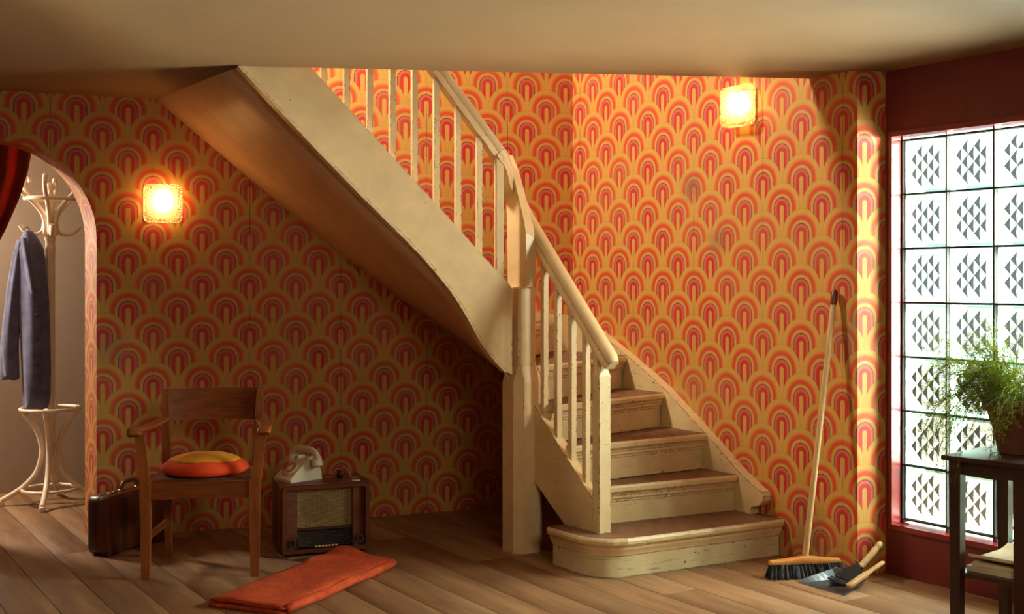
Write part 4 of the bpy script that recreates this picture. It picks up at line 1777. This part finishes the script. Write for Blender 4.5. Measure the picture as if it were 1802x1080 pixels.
tube(bm, [h1 - ax * .045, h1 - ax * .02, h1 + ax * .012, h1 + ax * .022], .0135, 12, scales=[1.0, 1.12, 1.05, .5])
o = mk('handle_cap', bm, M['leather'], br)
o['label'] = 'dark brown end of the handle'

# ---- dustpan
dp = thing('dustpan', 'galvanised steel dustpan with wooden handle lying on the boards in the corner', 'dustpan', (1.36, 4.985, 0))
d0 = Vector((.841, .541, 0))
w0 = Vector((.541, -.841, 0))
def dpp(a, b, z):
    """a along the handle from the mouth, b across"""
    p = Vector((1.278, 4.935, 0)) + d0 * a + w0 * b
    return Vector((p.x - 1.36, p.y - 4.985, z))


bm = B()
g = {}
NA_, NB_ = 8, 12
for i in range(NA_ + 1):
    for j in range(NB_ + 1):
        a, b = i / NA_, -1 + 2 * j / NB_
        wd = .134 - .056 * a
        side = max(0, abs(b) - .84) / .16
        z = .002 + .006 * a + max(side * (.006 + .036 * a), (max(0, a - .86) / .14) * .045)
        aa = .195 * a - (max(0, a - .86) / .14) * .012
        g[i, j] = bm.verts.new(dpp(aa, b * wd + math.copysign(side * .010 * a, b), z))
for i in range(NA_):
    for j in range(NB_):
        bm.faces.new((g[i, j], g[i + 1, j], g[i + 1, j + 1], g[i, j + 1]))
bmesh.ops.solidify(bm, geom=bm.faces[:], thickness=.0022)
mk('pan', bm, M['steel'], dp, False)
bm = B()
tube(bm, [dpp(.192, 0, .040), dpp(.235, 0, .062)], .017, 12, scales=[1.1, .95])
mk('ferrule', bm, M['black'], dp)
bm = B()
pth = [dpp(.228, 0, .058), dpp(.25, 0, .070), dpp(.31, 0, .108), dpp(.335, 0, .126), dpp(.342, 0, .131), dpp(.348, 0, .135), dpp(.362, 0, .145), dpp(.368, 0, .149)]
tube(bm, pth, .0145, 12, scales=[.92, .95, 1.0, .98, .80, .98, .95, .6])
mk('handle', bm, M['broom_wood'], dp)

# ---- hand brush on the pan
hb0, hb1 = Vector((1.375, 4.872, .030)), Vector((1.548, 4.972, .105))
hb = thing('hand_brush', 'black-bristled hand brush with pale wooden handle resting on the dustpan', 'brush', (1.42, 4.91, 0))
def hbp(f, side=0, upz=0):
    p = hb0.lerp(hb1, f) + hs_ * side + Vector((0, 0, upz))
    return p - Vector((1.42, 4.91, 0))
hax = (hb1 - hb0).normalized()
hs_ = Vector((-hax.y, hax.x, 0)).normalized()
bm = B()
pth = [hbp(f) for f in (-.02, .0, .10, .35, .48, .56, .80, .96, 1.0)]
sweep(bm, pth, rrect(.026, .018, .006, 3), scales=[.8, 1, 1.05, 1.05, 1.0, .75, .72, .78, .5])
mk('brush_handle', bm, M['broom_wood'], hb)
bm = B()
for i in range(300):
    f = rr.uniform(.0, .46)
    lat = rr.uniform(-.010, .010)
    p0 = hbp(f, .010, lat * .5)
    out = hs_ * rr.uniform(.060, .078) + hax * ((f - .23) * .16 + rr.uniform(-.006, .006)) + Vector((0, 0, rr.uniform(-.012, .034) + (.008 - p0.z * .2)))
    p1 = p0 + out
    p1.z = max(p1.z, .014)
    w = .0021
    a = rr.uniform(0, 6.28)
    v = [bm.verts.new(p0 + Vector((w * math.cos(a + q * 2.09), w * math.sin(a + q * 2.09), w * math.sin(a + q * 2.09 + 1)))) for q in range(3)]
    u = [bm.verts.new(p1 + .7 * Vector((w * math.cos(a + q * 2.09), w * math.sin(a + q * 2.09), w * math.sin(a + q * 2.09 + 1)))) for q in range(3)]
    for q in range(3):
        bm.faces.new((v[q], v[(q + 1) % 3], u[(q + 1) % 3], u[q]))
    bm.faces.new(u)
o = mk('bristles', bm, M['bristle'], hb)
o['kind'] = 'stuff'

# ================================================================== PLANT STAND
TA_ = Vector((1.605, 4.30))
eAB, eAC = Vector((.741, .671)), Vector((.671, -.741))
LB, LC = .372, .235
tb = thing('plant_table', 'small dark wooden side table with a low shelf by the glass-block window', 'side table', ((TA_ + eAB * LB / 2 + eAC * LC / 2).x, (TA_ + eAB * LB / 2 + eAC * LC / 2).y, 0), math.atan2(eAB.y, eAB.x))
# local x along AB, local -y along AC
for sx in (-1, 1):
    for sy in (-1, 1):
        bm = B()
        taper(bm, (sx * LB / 2, sy * LC / 2, 0), (sx * LB / 2, sy * LC / 2, .632), .036, .044)
        bev(bm, .003, 1)
        mk('leg', bm, M['table'], tb)
mk('top', boxbm((0, 0, .640), (LB + .085, LC + .085, .018), .004, 2), M['table'], tb)
for sy in (-1, 1):
    mk('apron', boxbm((0, sy * LC / 2, .606), (LB - .04, .020, .050), .002, 1), M['table'], tb)
for sx in (-1, 1):
    mk('apron', boxbm((sx * LB / 2, 0, .606), (.020, LC - .04, .050), .002, 1), M['table'], tb)
mk('shelf', boxbm((0, 0, .222), (LB + .01, LC + .01, .018), .003, 1), M['table'], tb)

# ---- newspapers on the shelf
rn = random.Random(4)
for k in range(4):
    zt = .2312 + sum((.011, .009, .012, .010)[:k])
    h = (.0105, .0085, .0115, .0095)[k]
    c = TA_ + eAB * (LB / 2 + rn.uniform(-.01, .01)) + eAC * (LC / 2 + rn.uniform(-.006, .006))
    lb = ('bottom newspaper of the stack on the plant table shelf', 'second newspaper from the bottom on the plant table shelf', 'third newspaper from the bottom on the plant table shelf', 'topmost yellowed newspaper, curled, on the plant table shelf')[k]
    bm = B()
    NX = 12
    rings = []
    for i in range(NX + 1):
        x = -.15 + .30 * i / NX
        cv = (.022 * max(0, (-x - .05) / .10) ** 2 + .016 * max(0, (x - .06) / .09) ** 2) if k == 3 else 0.0
        rings.append([(x, -.092, zt * 0 + cv), (x, .092, cv), (x, .092, h + cv), (x, -.094, h + cv)])
    loft(bm, rings)
    bev(bm, .002, 1, .8)
    npn = mk('newspaper', bm, M['paper_old'])
    npn.location = (c.x, c.y, zt)
    npn.rotation_euler = (0, 0, math.atan2(eAB.y, eAB.x) + rn.uniform(-.05, .05))
    npn['label'] = lb
    npn['category'] = 'newspaper'
    npn['group'] = 'newspapers on the low shelf'

# ---- potted fern
PX, PY = 1.858, 4.352
pt = thing('potted_fern', 'feathery asparagus fern in a dark terracotta pot on the small table', 'potted plant', (PX, PY, .649))
bm = B()
lathe(bm, [(.070, 0), (.080, .002), (.098, .085), (.118, .150), (.121, .152), (.134, .154), (.137, .198), (.132, .201), (.122, .199), (.117, .165), (.02, .160)], (0, 0, 0), 36)
mk('pot', bm, M['terracotta'], pt)
bm = B()
lathe(bm, [(.118, .160), (.115, .170), (.06, .176), (.004, .178)], (0, 0, 0), 24)
mk('soil', bm, M['soil'], pt, 'full')
rf = random.Random(21)
bn, bs = B(), B()
wallp = Vector((NR.x, NR.y, 0))
wall0 = Vector((Q0.x - PX, Q0.y - PY, 0))
def inside(p):
    return (p - wall0).dot(wallp) > .02
for k in range(190):
    a = rf.uniform(0, 2 * PI)
    if rf.random() < .40:
        a = math.radians(rf.uniform(140, 235))
    r0 = rf.uniform(.0, .08)
    ln = rf.uniform(.18, .40) * (1.08 if math.cos(a) < -.3 else .9)
    upv = rf.uniform(.35, 2.4)
    p = Vector((r0 * math.cos(a), r0 * math.sin(a), .175))
    d = Vector((math.cos(a), math.sin(a), upv)).normalized()
    droop = rf.uniform(1.2, 3.4)
    if k < 26:                       # long sprays hanging over the pot's edge
        a = math.radians(rf.uniform(135, 225))
        d = Vector((math.cos(a), math.sin(a), rf.uniform(.3, 1.1))).normalized()
        ln = rf.uniform(.34, .58)
        droop = rf.uniform(2.6, 4.6)
    elif k < 50:                     # upright sprays
        d = Vector((.25 * math.cos(a), .25 * math.sin(a), 1)).normalized()
        ln = rf.uniform(.20, .36)
    pts = [p.copy()]
    NS = 16
    for i in range(NS):
        d = (d + Vector((rf.uniform(-.09, .09), rf.uniform(-.09, .09), -droop / NS * (.35 + i / NS)))).normalized()
        p = p + d * ln / NS
        if not inside(p):
            p = p - wallp * 0 + wallp * (.021 - (p - wall0).dot(wallp))
        if p.z < .20 and math.hypot(p.x, p.y) < .145:
            p.z = .20
        tw = Vector((PX + p.x, PY + p.y)) - TA_
        if p.z < .012 and -.05 < tw.dot(eAB) < LB + .05 and -.05 < tw.dot(eAC) < LC + .05:
            p.z = .012
        pts.append(p.copy())
    for i in range(NS):
        q0, q1 = pts[i], pts[i + 1]
        w = .0007
        v = [bs.verts.new(q0 + Vector((w, 0, 0))), bs.verts.new(q0 + Vector((-w, 0, w))), bs.verts.new(q1 + Vector((-w, 0, w))), bs.verts.new(q1 + Vector((w, 0, 0)))]
        bs.faces.new(v)
        if i < 3:
            continue
        for s in range(rf.randint(1, 3)):
            sd_ = Vector((rf.gauss(0, 1), rf.gauss(0, 1), rf.gauss(0, .8)))
            sd_ = (sd_.normalized() + (q1 - q0).normalized() * .7).normalized()
            sl = rf.uniform(.018, .048)
            for m in range(7):
                c = q0 + sd_ * (sl * m / 6)
                nd = (sd_ * .7 + Vector((rf.gauss(0, .6), rf.gauss(0, .6), rf.gauss(0, .6)))).normalized()
                nl = rf.uniform(.009, .018)
                wv = nd.cross(Vector((rf.gauss(0, 1), rf.gauss(0, 1), rf.gauss(0, 1)))).normalized() * .0011
                if not inside(c + nd * nl):
                    continue
                bn.faces.new((bn.verts.new(c - wv), bn.verts.new(c + wv), bn.verts.new(c + nd * nl)))
o = mk('foliage', bn, M['needle'], pt)
o['kind'] = 'stuff'
o = mk('stems', bs, M['stem'], pt)
o['kind'] = 'stuff'
